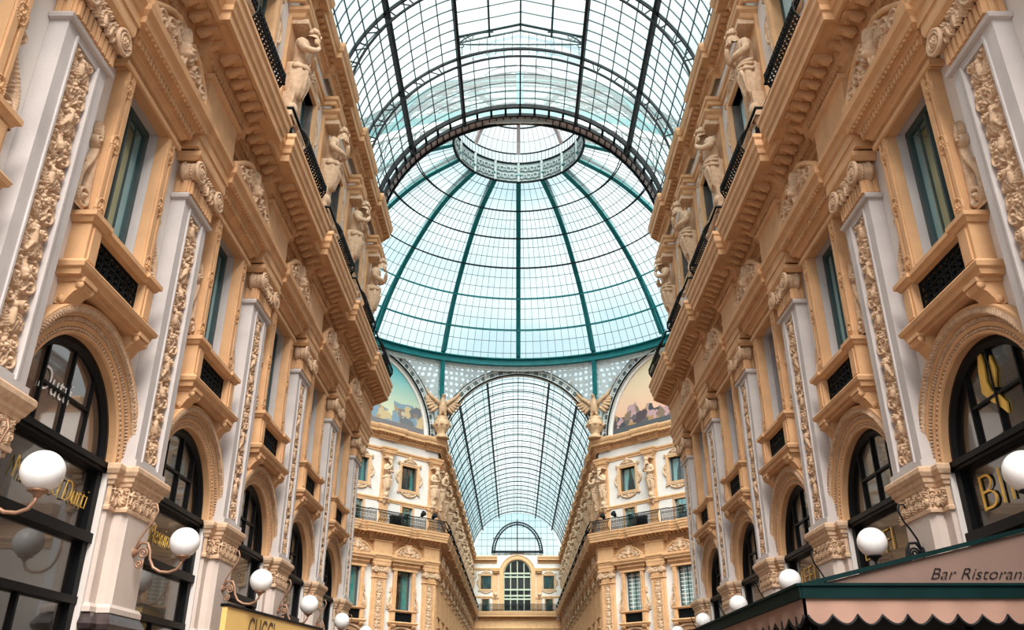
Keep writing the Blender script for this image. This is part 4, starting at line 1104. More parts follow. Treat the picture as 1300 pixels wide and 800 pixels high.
# ================================================================== GLASS ROOFS
VZ, VR = 22.95, 7.36
def arc_bar(m, y, r, w, d, f0, f1, n=None):
    """curved bar across the vault: w along the arcade, d radial; angles from the crown"""
    n = n or max(2, int(abs(f1 - f0) / 6)); vs = []
    for i in range(n + 1):
        f = math.radians(f0 + (f1 - f0) * i / n)
        for rr, yy in ((r, y - w / 2), (r, y + w / 2), (r - d, y + w / 2), (r - d, y - w / 2)):
            vs.append((rr * math.sin(f), yy, VZ + rr * math.cos(f)))
    fs = [(i * 4 + k, i * 4 + (k + 1) % 4, (i + 1) * 4 + (k + 1) % 4, (i + 1) * 4 + k) for i in range(n) for k in range(4)]
    m.add(vs, fs)
def vp(f, y, r): f = math.radians(f); return (r * math.sin(f), y, VZ + r * math.cos(f))

def build_vault(ya, yb, trusses, monitor=None, pane=0.61, step=6.0, light=False):
    t = Thing('glass_vault', 'glass roof')
    g = MB(); bars = MB()
    FM = 86.0
    def glaze(y0, y1, f0, f1):
        n = max(1, int((f1 - f0) / 4)); vs = []
        for i in range(n + 1):
            vs += [vp(f0 + (f1 - f0) * i / n, y0, VR + 0.02), vp(f0 + (f1 - f0) * i / n, y1, VR + 0.02)]
        g.add(vs, [(2 * i, 2 * i + 1, 2 * i + 3, 2 * i + 2) for i in range(n)], True)
    if monitor:
        glaze(ya, monitor, -FM, -24); glaze(ya, monitor, 24, FM); glaze(monitor, yb, -FM, FM)
    elif light: glaze(ya, yb, -FM, -24); glaze(ya, yb, 24, FM)
    else: glaze(ya, yb, -FM, FM)
    f = -84.0
    while f <= 84.01:
        y1 = ya
        if monitor and abs(f) < 23.9: y1 = monitor
        bars.bar(vp(f, y1, VR), vp(f, yb, VR), 0.035, 0.05, up=(math.sin(math.radians(f)), 0, math.cos(math.radians(f)))); f += step
    n = int((yb - ya) / pane)
    for k in range(n + 1):
        y = ya + (yb - ya) * k / n
        if monitor and y < monitor - 0.05: arc_bar(bars, y, VR + 0.02, 0.032, 0.05, -FM, -24, 14); arc_bar(bars, y, VR + 0.02, 0.032, 0.05, 24, FM, 14)
        else: arc_bar(bars, y, VR + 0.02, 0.032, 0.05, -FM, FM, 28)
    gi = t.part('glazing', g, 'vault_glass' if not light else 'far_glass'); t.part('glazing_bar', bars, 'bar', parent=gi)
    if light:
        g = MB(); glaze(ya, yb, -24, 24); t.part('crown_glazing', g, 'dome_glass', parent=gi)
    for fq, w, d in ((-76, 0.10, 0.20), (-50, 0.13, 0.26), (-24, 0.13, 0.30), (0, 0.07, 0.14), (24, 0.13, 0.30), (50, 0.13, 0.26), (76, 0.10, 0.20)):
        m = MB(); y0 = monitor if (monitor and fq == 0) else ya
        m.bar(vp(fq, y0, VR - d / 2), vp(fq, yb, VR - d / 2), w, d, up=(math.sin(math.radians(fq)), 0, math.cos(math.radians(fq))))
        t.part('purlin', m, 'iron')
    for y in trusses:
        m = MB(); arc_bar(m, y, VR - 0.02, 0.09, 0.09, -FM, FM, 44)
        if not light:
            arc_bar(m, y, VR - 0.46, 0.08, 0.08, -FM, FM, 44)
            q = -84
            while q < 84:
                if abs(q + 4) > 24: m.bar(vp(q, y, VR - 0.08), vp(q + 2.5, y, VR - 0.5), 0.04); m.bar(vp(q + 3.5, y, VR - 0.1), vp(q + 3.5, y, VR - 0.5), 0.05)
                q += 8
        t.part('arched_truss', m, 'iron')
    return t
YV = 36.1
tr = [YV - 4.9 * k for k in range(1, 6)]
V1 = build_vault(9.0, YV, tr, monitor=tr[0])
# raised skylight along the crown
fx, fz = VR * math.sin(math.radians(24)), VZ + VR * math.cos(math.radians(24)); ym = tr[0]
g = MB(); b = MB(); zt, zr = fz + 0.95, fz + 1.75
for sx in (-1, 1):
    g.add([(sx * fx, 9, fz), (sx * fx, ym, fz), (sx * fx, ym, zt), (sx * fx, 9, zt)], [(0, 1, 2, 3)])
    g.add([(sx * fx, 9, zt), (sx * fx, ym, zt), (0, ym, zr), (0, 9, zr)], [(0, 1, 2, 3)])
    b.bar((sx * fx, 9, zt), (sx * fx, ym, zt), 0.12, 0.12)
    b.bar((sx * fx * 0.5, 9, (zt + zr) / 2), (sx * fx * 0.5, ym, (zt + zr) / 2), 0.09, 0.12)
    y = 9.0
    while y < ym + 0.01:
        b.bar((sx * fx, y, zt), (0, y, zr), 0.035, 0.05); b.bar((sx * fx, y, fz), (sx * fx, y, zt), 0.035, 0.05); y += 0.75
b.bar((0, 9, zr), (0, ym, zr), 0.08, 0.16)
g.add([(-fx, ym, fz), (fx, ym, fz), (fx, ym, zt), (0, ym, zr), (-fx, ym, zt)], [(0, 1, 2, 3, 4)])
b.bar((-fx, ym, zt), (0, ym, zr), 0.07, 0.09); b.bar((fx, ym, zt), (0, ym, zr), 0.07, 0.09); b.bar((-fx, ym, zt - 0.1), (fx, ym, zt - 0.1), 0.05, 0.06)
for k in range(-7, 8): b.bar((k * fx / 7.5, ym, fz + 0.2), (k * fx / 7.5, ym, zt + (zr - zt) * (1 - abs(k) / 7.5)), 0.03, 0.03)
for y in [ym - 4.9 * k for k in range(0, 4)]:           # bracketed tie arches with spandrel rings
    for sx in (-1, 1):
        pts = [(sx * (fx - 1.7 * (1 - math.cos(a))), y - 0.4, zt - 0.75 + 1.05 * math.sin(a)) for a in [PI / 2 * i / 10 for i in range(11)]]
        b.tube(pts, 0.04, 5); b.bar((sx * fx, y - 0.4, fz), (sx * fx, y - 0.4, zt), 0.10, 0.10); b.bar((sx * fx, y - 0.4, zt), (0, y - 0.4, zr), 0.09, 0.10)
        for k, (dx, dz, r) in enumerate(((0.25, -0.2, 0.17), (0.62, -0.02, 0.12), (0.2, -0.55, 0.11))):
            b.tube([(sx * (fx - dx) + r * math.cos(i * PI / 6), y - 0.4, zt + dz + r * math.sin(i * PI / 6)) for i in range(13)], 0.025, 4, False)
si = V1.part('skylight', b, 'bar', label='raised gabled skylight frame'); V1.part('skylight_glazing', g, 'vault_glass', parent=si)
# end arch towards the dome
m = MB(); arc_bar(m, YV - 0.72, VR, 0.14, 0.22, -88, 88, 60); arc_bar(m, YV, VR - 0.03, 0.12, 0.16, -88, 88, 60); arc_bar(m, YV + 0.62, VR - 0.12, 0.10, 0.12, -88, 88, 60)
q = -84
while q <= 84:
    m.bar(vp(q, YV - 0.7, VR - 0.06), vp(q, YV, VR - 0.06), 0.12, 0.06); m.bar(vp(q + 2, YV, VR - 0.12), vp(q + 2, YV + 0.62, VR - 0.12), 0.05, 0.05); m.bar(vp(q + 5, YV, VR - 0.12), vp(q + 5, YV + 0.62, VR - 0.12), 0.05, 0.05); q += 6
ea = V1.part('end_arch', m, 'iron')
m = MB(); n = 60; vs = []
for i in range(n + 1): vs += [vp(-88 + 176 * i / n, YV, VR - 0.09), vp(-88 + 176 * i / n, YV + 0.62, VR - 0.09)]
m.add(vs, [(2 * i, 2 * i + 1, 2 * i + 3, 2 * i + 2) for i in range(n)], True)
V1.part('arch_lining', m, 'mauve', parent=ea)
V1.put('near glass barrel vault with black iron trusses, overhead before the dome', 'glass barrel vaults')
V2 = build_vault(YF + 0.3, YE + 0.3, [YF + 0.75 + B * k / 2 for k in range(1, 26)], pane=0.98, step=8.0, light=True)
m = MB(); arc_bar(m, YF + 0.3, VR, 0.3, 0.28, -88, 88, 60)
V2.part('end_arch', m, 'iron')
V2.put('long far glass barrel vault beyond the dome, seen through the arch', 'glass barrel vaults')

# ---- dome
DP = [(18.2, 30.9), (16.75, 33.5), (14.95, 35.85), (12.9, 37.95), (10.7, 39.75), (8.3, 41.1), (5.2, 42.05)]
def catmull(pts, n=6):
    out = []; P = [pts[0]] + pts + [pts[-1]]
    for i in range(1, len(P) - 2):
        for k in range(n):
            u = k / n; a, b_, c, d = P[i - 1], P[i], P[i + 1], P[i + 2]
            out.append(tuple(0.5 * (2 * b_[j] + (c[j] - a[j]) * u + (2 * a[j] - 5 * b_[j] + 4 * c[j] - d[j]) * u * u + (3 * b_[j] - a[j] - 3 * c[j] + d[j]) * u ** 3) for j in (0, 1)))
    out.append(pts[-1]); return out
DC = catmull(DP, 6)
D = Thing('glass_dome', 'dome')
def dpt(r, z, a): return (r * math.sin(a), r * math.cos(a), z)
g = MB(); g.lathe(DC, n=128); gi = D.part('glazing', g, 'dome_glass')
b = MB()
for k in range(16):
    for j in range(1, 10):
        a = 2 * PI * (k + j / 10) / 16
        if j % 2 == 1: top = len(DC) - 6
        else: top = len(DC)
        pts = [dpt(r - 0.03, z - 0.03, a) for r, z in DC[:top:2] + [DC[top - 1]]]
        for i in range(len(pts) - 1): b.bar(pts[i], pts[i + 1], 0.03, 0.03, up=(0, 0, 1))
def ring(m, r, z, w, h, n=96):
    vs = []
    for i in range(n):
        a = 2 * PI * i / n
        for rr, zz in ((r - w / 2, z - h / 2), (r + w / 2, z - h / 2), (r + w / 2, z + h / 2), (r - w / 2, z + h / 2)): vs.append(dpt(rr, zz, a))
    m.add(vs, [(i * 4 + k, i * 4 + (k + 1) % 4, ((i + 1) % n) * 4 + (k + 1) % 4, ((i + 1) % n) * 4 + k) for i in range(n) for k in range(4)])
for i in range(len(DP) - 1):
    for u in (2, 4):
        r, z = DC[i * 6 + u]; ring(b, r - 0.03, z - 0.02, 0.035, 0.035)
D.part('glazing_bar', b, 'bar', parent=gi)
for i, (r, z) in enumerate(DP[1:-1]):
    m = MB(); ring(m, r - 0.06, z - 0.04, 0.08, 0.08); ring(m, r - 0.34, z - 0.26, 0.07, 0.07)
    D.part('ring_beam', m, 'teal' if i < 2 else 'iron')
def rib():
    m = MB(); n = len(DC); nrm = []
    for i in range(n):
        a, b_ = DC[max(0, i - 1)], DC[min(n - 1, i + 1)]; dx, dz = b_[0] - a[0], b_[1] - a[1]; l = math.hypot(dx, dz); nrm.append((-dz / l, dx / l))
    o1 = [(r + nx * 0.04, z - nz * 0.04) for (r, z), (nx, nz) in zip(DC, nrm)]
    o2 = [(r + nx * 0.66, z - nz * 0.66) for (r, z), (nx, nz) in zip(DC, nrm)]
    for i in range(n - 1):
        m.bar((0, o1[i][0], o1[i][1]), (0, o1[i + 1][0], o1[i + 1][1]), 0.18, 0.40, up=(1, 0, 0)); m.bar((0, o2[i][0], o2[i][1]), (0, o2[i + 1][0], o2[i + 1][1]), 0.16, 0.34, up=(1, 0, 0))
    for i in range(0, n - 1):
        m.bar((0, o1[i][0], o1[i][1]), (0, o2[i + 1][0], o2[i + 1][1]), 0.04, 0.05, up=(1, 0, 0)); m.bar((0, o2[i][0], o2[i][1]), (0, o1[i + 1][0], o1[i + 1][1]), 0.04, 0.05, up=(1, 0, 0))
        m.bar((0, o1[i][0], o1[i][1]), (0, o2[i][0], o2[i][1]), 0.05, 0.06, up=(1, 0, 0))
        c = ((o1[i][0] + o2[i + 1][0]) / 2, (o1[i][1] + o2[i + 1][1]) / 2)
        m.tube([(0, c[0] + 0.17 * math.cos(q * PI / 5), c[1] + 0.17 * math.sin(q * PI / 5)) for q in range(11)], 0.03, 4, False)
    return m
RB = rib().mesh('rib', 'teal')
for k in range(16): D.part('rib', RB, 'teal', rot=(0, 0, -2 * PI * k / 16))
m = MB(); ring(m, 18.15, 30.72, 0.34, 0.55); ring(m, 18.0, 31.02, 0.5, 0.10); ring(m, 18.0, 30.42, 0.42, 0.10)
D.part('base_ring', m, 'teal')
m = MB(); ring(m, 18.35, 30.18, 0.12, 0.42)
for k in range(192):
    a = 2 * PI * k / 192; m.bar(dpt(18.25, 30.0, a), dpt(18.25, 30.36, a), 0.10, 0.06)
D.part('frieze_ring', m, 'lace')
for sx in (-1, 1):
    m = MB(); a = sx * PI / 8
    m.bar(dpt(17.95, 30.5, a), (sx * (W - 0.15), R1 - 0.25, 25.6), 0.42, 0.30); D.part('rib_foot', m, 'teal')
    m = MB(); a = sx * 3 * PI / 8
# lantern
m = MB(); m.lathe([(5.2, 42.0), (5.2, 43.9)], n=96, smooth=False)
for k in range(16):
    a = 2 * PI * (k + 0.0) / 16; m.bar(dpt(5.1, 42.0, a), dpt(5.1, 43.9, a), 0.16, 0.2)
for k in range(16):
    for j in range(6):
        for i in range(2):
            a = 2 * PI * (k + (j + 1.0) / 7) / 16; r = 0.16 if (i + j) % 2 else 0.22; zc = 42.55 + 0.72 * i
            m.tube([dpt(5.13, zc + r * math.sin(q * PI / 5), a + r / 5.13 * math.cos(q * PI / 5)) for q in range(11)], 0.05, 4, False)
la = D.part('lantern', m, 'drum', label='pierced grey lantern drum')
m = MB(); ring(m, 5.15, 42.0, 0.16, 0.12); ring(m, 5.15, 43.92, 0.14, 0.10); ring(m, 5.15, 44.9, 0.10, 0.08); ring(m, 3.9, 46.65, 0.10, 0.10)
for k in range(96): a = 2 * PI * k / 96; m.bar(dpt(5.15, 43.9, a), dpt(5.15, 44.9, a), 0.035, 0.035)
D.part('lantern_ring', m, 'iron', parent=la)
CP = [(5.2, 44.9), (4.7, 45.8), (3.9, 46.7), (2.7, 47.4), (1.4, 47.8), (0.25, 47.9)]
g = MB(); g.lathe([(5.2, 43.9)] + CP, n=64); D.part('lantern_glazing', g, 'dome_glass', parent=la)
m = MB()
for k in range(64):
    a = 2 * PI * k / 64; big = k % 8 == 0
    for i in range(len(CP) - 1):
        if CP[i + 1][0] < 2 and not big: continue
        m.bar(dpt(CP[i][0] - 0.03, CP[i][1] - 0.04, a), dpt(CP[i + 1][0] - 0.03, CP[i + 1][1] - 0.04, a), 0.30 if big else 0.03, 0.24 if big else 0.03)
for i in (1, 3): ring(m, CP[i][0], CP[i][1], 0.04, 0.04, 64)
ring(m, 0.4, 47.8, 0.8, 0.25, 24)
D.part('lantern_rib', m, 'mauve', parent=la)
D.put('great glass and iron dome with round lantern and teal ribs', None, (0, YC, 0))

# ---- spandrel walls with their arches, between the corners and the dome ring
def build_spandrel(half, loc, rz, r, zc, outer):
    t = Thing('arch_spandrel', 'spandrel')
    R = Matrix.Rotation(-rz, 3, 'Z'); L = Vector((loc[0], loc[1], 0))
    def ringpt(a):
        q = R @ (Vector((18.3 * math.sin(a), YC + 18.3 * math.cos(a), 0)) - L); return (q.x, q.y, 30.5)
    mid = math.atan2(loc[0], loc[1] - YC)
    n = 72; m = MB(); m.uv = []; rows = 9; bot = []
    bot.append((half, 0.0, zc - 0.2))
    for i in range(n + 1):
        a = PI * i / n; bot.append((outer * math.cos(a), 0.0, zc + outer * math.sin(a)))
    bot.append((-half, 0.0, zc - 0.2))
    vs = []
    for bx, by, bz in bot:
        tx, ty, tz = ringpt(mid + math.radians(22.5) * bx / half)
        for j in range(rows):
            u = j / (rows - 1); vs.append((bx + (tx - bx) * u, by + (ty - by) * u, bz + (tz - bz) * u)); m.uv.append((vs[-1][0], vs[-1][2]))
    m.add(vs, [(i * rows + j, (i + 1) * rows + j, (i + 1) * rows + j + 1, i * rows + j + 1) for i in range(len(bot) - 1) for j in range(rows - 1)], True)
    t.part('pierced_panel', m, 'pierced')
    m = MB(); m.arch([(r, -0.4), (r, 0.10), (r + 0.08, 0.22), (r + 0.14, 0.22), (r + 0.15, 0.10), (outer - 0.16, 0.10), (outer - 0.14, 0.2), (outer, 0.2), (outer, 0.0)], zc, 80)
    i = t.part('arch_band', m, 'lace')
    m = MB(); rc = (r + outer) / 2
    for k in range(27):
        a = PI * (k + 0.5) / 27; c = (rc * math.cos(a), zc + rc * math.sin(a))
        for q, rr in ((0.19, 0.035), (0.08, 0.04)):
            m.tube([(c[0] + q * math.cos(w * PI / 6), -0.12, c[1] + q * math.sin(w * PI / 6)) for w in range(13)], rr, 5, False)
        for s_ in (-1, 1):
            a2 = a + s_ * 0.058; m.ball((rc * math.cos(a2) , -0.12, zc + rc * math.sin(a2)), 0.06, 6, 4)
    t.part('roundel_molding', m, 'bar', parent=i)
    m = MB(); m.arch([(r - 0.05, 0.14), (r + 0.05, 0.26)], zc, 80); m.arch([(outer - 0.02, 0.22), (outer + 0.06, 0.22), (outer + 0.06, 0.0)], zc, 80)
    t.part('edge_molding', m, 'iron', parent=i)
    for a in (PI / 2, PI / 2 - 0.42, PI / 2 + 0.42):
        x, z = outer * math.cos(a), zc + outer * math.sin(a); tx, ty, tz = ringpt(mid + math.radians(22.5) * x / half)
        m = MB(); m.bar((x, -0.1, z - 0.6), (tx, ty - 0.05, 30.4), 0.16, 0.12); t.part('strut', m, 'lace')
    return t
half_d = DIAG / math.sqrt(2); mid_d = (W + DIAG / 2, YF - DIAG / 2)
build_spandrel(W, (0, YF), 0, 6.8, 22.95, 7.48).put('pierced grey spandrel and arch band framing the far arcade', 'arch spandrels', (0, YF, 0))
for side in (-1, 1):
    loc = (side * mid_d[0], mid_d[1]); rz = PI / 4 * -side
    build_spandrel(half_d, loc, rz, 7.0, 23.3, 7.7).put('pierced grey spandrel and arch over the %s mural' % SN[side], 'arch spandrels', (*loc, 0), rz)
    m = MB(); n = 40; m.uv = []; vs = [(0, 0.25, 23.3)]; m.uv.append((0.5, 0.0))
    for i in range(n + 1):
        a = PI * i / n; vs.append((7.1 * math.cos(a), 0.25, 23.3 + 7.1 * math.sin(a))); m.uv.append((0.5 + 0.5 * math.cos(a), math.sin(a)))
    m.add(vs, [(0, i + 1, i + 2) for i in range(n)])
    t = Thing('lunette_mural', 'mural'); t.part('painted_panel', m, 'mural_blue' if side < 0 else 'mural_pink')
    m = MB(); m.arch([(6.72, -0.26), (6.72, -0.12), (6.80, -0.08), (6.98, -0.08), (7.02, -0.2)], 23.3, 60); t.part('frame', m, 'white')
    t.put('half-round mural with blue-green sky and brown figures' if side < 0 else 'half-round mural with rosy sky and dark figures', 'lunette murals', (*loc, 0), rz)

# ---- gilded eagles at the corners of the far arch
def build_eagle():
    t = Thing('eagle_ornament', 'ornament'); Z = 23.4
    m = MB(); m.lathe([(0.0, Z), (0.62, Z), (0.62, Z + 0.12), (0.42, Z + 0.25), (0.36, Z + 0.45), (0.55, Z + 0.75), (0.72, Z + 1.1), (0.62, Z + 1.45), (0.42, Z + 1.65), (0.50, Z + 1.8), (0.0, Z + 1.85)], n=20, wob=lambda a, z: 0.05 * math.sin(8 * a))
    for k in range(10): m.ball((0.68 * math.cos(k * 0.63), 0.68 * math.sin(k * 0.63), Z + 1.1), 0.13, 7, 5)
    t.part('pedestal', m, 'gilt')
    V = [(0, 0, Z + 2.5), (0, -0.12, Z + 2.95), (0, -0.16, Z + 3.3), (0, -0.28, Z + 3.55), (0, -0.52, Z + 3.58), (0, 0.1, Z + 2.1), (0, 0.2, Z + 1.8)]
    E = [(0, 1), (1, 2), (2, 3), (3, 4), (0, 5), (5, 6)]; R = [0.36, 0.34, 0.2, 0.19, 0.05, 0.26, 0.3]
    for sx in (-1, 1):
        b_ = len(V); V += [(sx * 0.2, -0.15, Z + 2.15), (sx * 0.22, -0.2, Z + 1.85)]; R += [0.16, 0.09]; E += [(0, b_), (b_, b_ + 1)]
    o = skin_mesh(V, E, R, 1)
    for sx in (-1, 1): o.ball((sx * 0.12, -0.36, Z + 3.62), 0.05, 6, 5)
    t.part('body', o, 'gilt')
    for sx in (-1, 1):
        m = MB()
        for k in range(11):                     # flight feathers fanning from the arm
            u = k / 10; x0, z0 = sx * (0.25 + 1.0 * u), Z + 2.75 + 0.95 * u ** 0.9
            an = math.radians(-35 + 112 * u); ln = 1.0 + 0.85 * u
            dx, dz = sx * (0.22 + 0.8 * math.cos(an)) * ln * 0.75, math.sin(an) * ln
            ln *= 1.12; pts = [(x0 * 1.2 + dx * q, 0.08 + 0.06 * q + 0.012 * k, z0 + dz * q) for q in (0, 0.25, 0.5, 0.75, 0.95, 1.0)]
            m.tube(pts, [0.10, 0.16, 0.17, 0.15, 0.09, 0.02], 6)
        m.tube([(sx * 0.18, 0.0, Z + 2.75), (sx * 0.55, -0.04, Z + 3.2), (sx * 1.0, 0, Z + 3.5), (sx * 1.4, 0.05, Z + 3.95), (sx * 1.6, 0.1, Z + 4.4)], [0.2, 0.18, 0.15, 0.11, 0.04], 8)
        t.part('wing', m, 'gilt')
    m = MB()
    for k in range(5): m.tube([((k - 2) * 0.10, 0.2, Z + 2.0), ((k - 2) * 0.2, 0.3, Z + 1.6), ((k - 2) * 0.24, 0.32, Z + 1.35)], [0.1, 0.1, 0.03], 6)
    t.part('tail', m, 'gilt')
    return t
EG = build_eagle()
for side in (-1, 1):
    EG.put('gilded spread-winged eagle at the %s corner of the far arch' % SN[side], 'gilded eagles', (side * (W - 0.32), YF - 0.80, -2.81), side * -PI / 8, 1.12)

# small floodlights and dark boxes on the balcony under the dome
t = Thing('floodlight', 'lamp'); m = MB(); m.box(-0.05, 0.05, 0.80, 0.88, 16.18, 16.30); t.part('bracket', m, 'iron')
m = MB(); m.tube([(0, -0.70, 16.30), (0, -0.80, 16.40), (0, -1.02, 16.52)], [0.08, 0.16, 0.22], 12); m.tube([(0, -1.02, 16.52), (0, -1.06, 16.54)], [0.24, 0.24], 12); t.part('housing', m, 'iron')
FL = t
t = Thing('equipment_box', 'box'); m = MB(); m.box(-0.48, 0.48, 0.30, 0.62, 15.15, 15.95); m.box(-0.52, 0.52, 0.27, 0.65, 15.95, 16.0); t.part('body', m, 'iron')
m = MB(); m.box(-0.40, 0.40, 0.62, 0.64, 15.25, 15.85); t.part('front_panel', m, 'black')
EB = t
for side in (-1, 1):
    s = SN[side]
    for j, q in enumerate((0.9, 2.1)):
        FL.put('small black floodlight on the %s balcony rail under the dome, %s the corner' % (s, ('nearer', 'further from')[j]), 'balcony floodlights', **diag(side, q))
    EB.put('black box behind the %s balcony railing under the dome' % s, 'balcony boxes', **diag(side, 4.6))

# ================================================================== END WALL
mb = MB(); zt = 24.0; r0, zs = 2.15, 20.75
bay_cells(mb, -4.9, W - 4.9, 4.9 - r0, HOLES[1:], False, 0, zt); bay_cells(mb, 4.9, 4.9 - r0, W - 4.9, HOLES[1:], False, 0, zt)
mb.add([(-r0, 0, 0), (r0, 0, 0), (r0, 0, 15.1), (-r0, 0, 15.1)], [(0, 1, 2, 3)])
n = 24; vs = []
for k in range(n + 1):
    a = PI * k / n; vs += [(r0 * math.cos(a), 0, zs + r0 * math.sin(a)), (r0 * math.cos(a), 0, zt)]
mb.add(vs, [(2 * k, 2 * k + 1, 2 * k + 3, 2 * k + 2) for k in range(n)])
structure('wall_end', mb, ['white', 'grey'], (0, YE, 0))
for nm, prof, segs in (('trim_end_cornice', TOP, ((-W, -3.2), (3.2, W))), ('trim_end_architrave', AT1, ((-W, -2.8), (2.8, W))), ('trim_end_band', MID, ((-W, -2.8), (2.8, W))), ('trim_end_entablature', ENT, ((-W, W),))):
    mb = MB()
    for a, b_ in segs: mb.sweep(prof, [(a, 0), (b_, 0)])
    structure(nm, mb, 'tan', (0, YE, 0))
t = Thing('arched_window', 'window'); m = MB()
m.arch([(2.15, -0.4), (2.15, 0.05), (2.3, 0.12), (2.7, 0.12), (2.78, 0.2), (2.88, 0.2), (2.9, 0)], zs, 40)
for sx in (-1, 1): a, b_ = sorted((sx * 2.15, sx * 2.88)); m.box(a, b_, -0.4, 0.12, 15.1, zs)
i = t.part('surround', m, 'tan')
m = MB()
for x in (-2.08, -1.05, 0, 1.05, 2.08): m.box(x - 0.07, x + 0.07, -0.35, -0.2, 15.1, zs + math.sqrt(max(0.05, 4.6 - x * x)) - 0.05)
for z in (15.2, 17.0, 17.5, 18.4, 20.3, 20.85): m.box(-2.1, 2.1, -0.35, -0.18, z - 0.12, z + 0.12)
m.arch([(2.0, -0.35), (2.0, -0.2), (2.15, -0.2)], zs, 30)
fr = t.part('frame', m, 'sage')
m = MB(); m.box(-2.1, 2.1, -0.36, -0.34, 15.1, zs); m.arch([(0, -0.34), (2.1, -0.34)], zs, 30); t.part('pane', m, 'shop', parent=fr)
t.put('tall arched window in the end wall of the far arcade', None, (0, YE, 0))
t = Thing('balcony', 'balcony'); m = MB(); m.sweep(BED, [(-W + 1.2, 0), (W - 1.2, 0)]); t.part('slab', m, 'tan')
ra = MB(); ra.bar((-W + 1.3, -1.16, 16.13), (W - 1.3, -1.16, 16.13), 0.06, 0.06); ri = t.part('handrail', ra, 'iron')
for k in range(4): t.part('railing_lattice', rail_panel((-6.2 + 3.1 * k, 0), (-3.1 + 3.1 * k, 0), 0), 'iron', parent=ri)
t.put('tiny balcony across the end wall below the tall arched window', 'stone balconies', (0, YE, 0))
for sx in (-1, 1):
    s = SN[1 if sx > 0 else -1]
    AWIN['pane'].put('tiny dark window on the end wall, %s of the tall arched window' % s, 'end wall windows', (sx * 4.9, YE, 0))
    ADOOR.put('tiny balcony door on the end wall, %s of the tall arched window' % s, 'end wall doors', (sx * 4.9, YE, 0))
    APIL.put('tan attic pier on the end wall, just %s of the tall arched window' % s, 'end wall piers', (sx * 3.4, YE, 0))
t = Thing('fanlight', 'window'); m = MB(); n = 40; vs = [(0, 0, zt)]
for k in range(n + 1): a = PI * k / n; vs.append((6.9 * math.cos(a), 0, zt - 0.5 + 6.7 * math.sin(a)))
m.add(vs, [(0, k + 1, k + 2) for k in range(n)]); t.part('pane', m, 'far_glass')
m = MB()
for x in range(-6, 7): m.bar((x * 0.95, -0.03, zt - 0.4), (x * 0.95, -0.03, zt - 0.5 + 6.7 * math.sqrt(max(0, 1 - (x * 0.95 / 6.9) ** 2))), 0.05)
for z in (1, 2, 3, 4, 5): h = 6.9 * math.sqrt(1 - ((z + 0.5) / 6.7) ** 2); m.bar((-h, -0.03, zt + z), (h, -0.03, zt + z), 0.05)
fi = t.part('muntin', m, 'bar')
m = MB()
for r in (4.0, 3.6): m.tube([(r * math.cos(PI * k / 40), -0.3, zt - 0.2 + (r + 0.9) * math.sin(PI * k / 40)) for k in range(41)], 0.11, 6)
for k in range(40): a, a2 = PI * k / 40, PI * (k + 1) / 40; m.bar((4.0 * math.cos(a), -0.3, zt - 0.2 + 4.9 * math.sin(a)), (3.6 * math.cos(a2), -0.3, zt - 0.2 + 4.5 * math.sin(a2)), 0.08)
m.bar((0, -0.2, zt), (0, -0.2, zt + 5.2), 0.16); m.bar((-3.9, -0.2, zt + 2.2), (3.9, -0.2, zt + 2.2), 0.12); m.bar((-4, -0.2, zt + 0.1), (4, -0.2, zt + 0.1), 0.3)
t.part('arched_truss', m, 'iron')
t.put('glazed fanlight with dark arched truss above the end wall', None, (0, YE, 0))

# side arms of the octagon: plain walls with their cornices
for side in (-1, 1):
    mb = MB(); xa, xb = R1, R1 + 26
    for y in (YC - W, YC + W): mb.add([(side * xa, y, 0), (side * xb, y, 0), (side * xb, y, 23.4), (side * xa, y, 23.4)], [(0, 1, 2, 3)])
    mb.add([(side * xb, YC - W, 0), (side * xb, YC + W, 0), (side * xb, YC + W, 23.4), (side * xb, YC - W, 23.4)], [(0, 1, 2, 3)])
    structure('wall_arm_' + SN[side], mb, 'white')
    for y, rz in ((YC + W, 0), (YC - W, PI)):
        mb = MB()
        for pr in (ENT, BED, TOP): mb.sweep(pr, [(-13, 0), (13, 0)])
        structure('trim_arm_' + SN[side], mb, 'tan', (side * (R1 + 13), y, 0), rz)
    mb = MB()
    for pr in (ENT, BED, TOP): mb.sweep(pr, [(-W, 0), (W, 0)])
    structure('trim_arm_end_' + SN[side], mb, 'tan', (side * xb, YC, 0), -side * PI / 2)

# ================================================================== STREET FURNITURE
# restaurant awning along the right facade
AX, AY, AZ, AF = 3.2, 10.48, 2.95, 31.0; WX, WZ = 7.30, 3.90
t = Thing('awning', 'awning'); m = MB()
m.add([(AX, AY, AZ), (AX, AF, AZ), (WX, AF, WZ), (WX, AY, WZ), (AX, AY, AZ - 0.12), (WX, AY, AZ - 0.12)], [(0, 1, 2, 3), (0, 3, 5, 4)])
m.add([(AX + .02, AY + .02, AZ - 0.04), (AX + .02, AF, AZ - 0.04), (WX, AF, WZ - 0.04), (WX, AY + .02, WZ - 0.04)], [(3, 2, 1, 0)])
t.part('canopy', m, 'canvas')
m = MB(); m.bar((AX - 0.04, AY - 0.03, AZ - 0.05), (WX, AY - 0.03, AZ - 0.05), 0.08, 0.15); m.bar((AX - 0.03, AY - 0.06, AZ - 0.05), (AX - 0.03, AF, AZ - 0.05), 0.08, 0.15)
m.bar((AX - 0.06, AY - 0.05, AZ + 0.03), (WX, AY - 0.05, AZ + 0.03), 0.10, 0.03); m.bar((AX, AY - 0.03, AZ + 0.03), (WX, AY - 0.03, WZ + 0.03), 0.05, 0.05)
m.bar((AX - 0.05, AY - 0.08, AZ + 0.03), (AX - 0.05, AF, AZ + 0.03), 0.10, 0.03)
t.part('band', m, 'green')
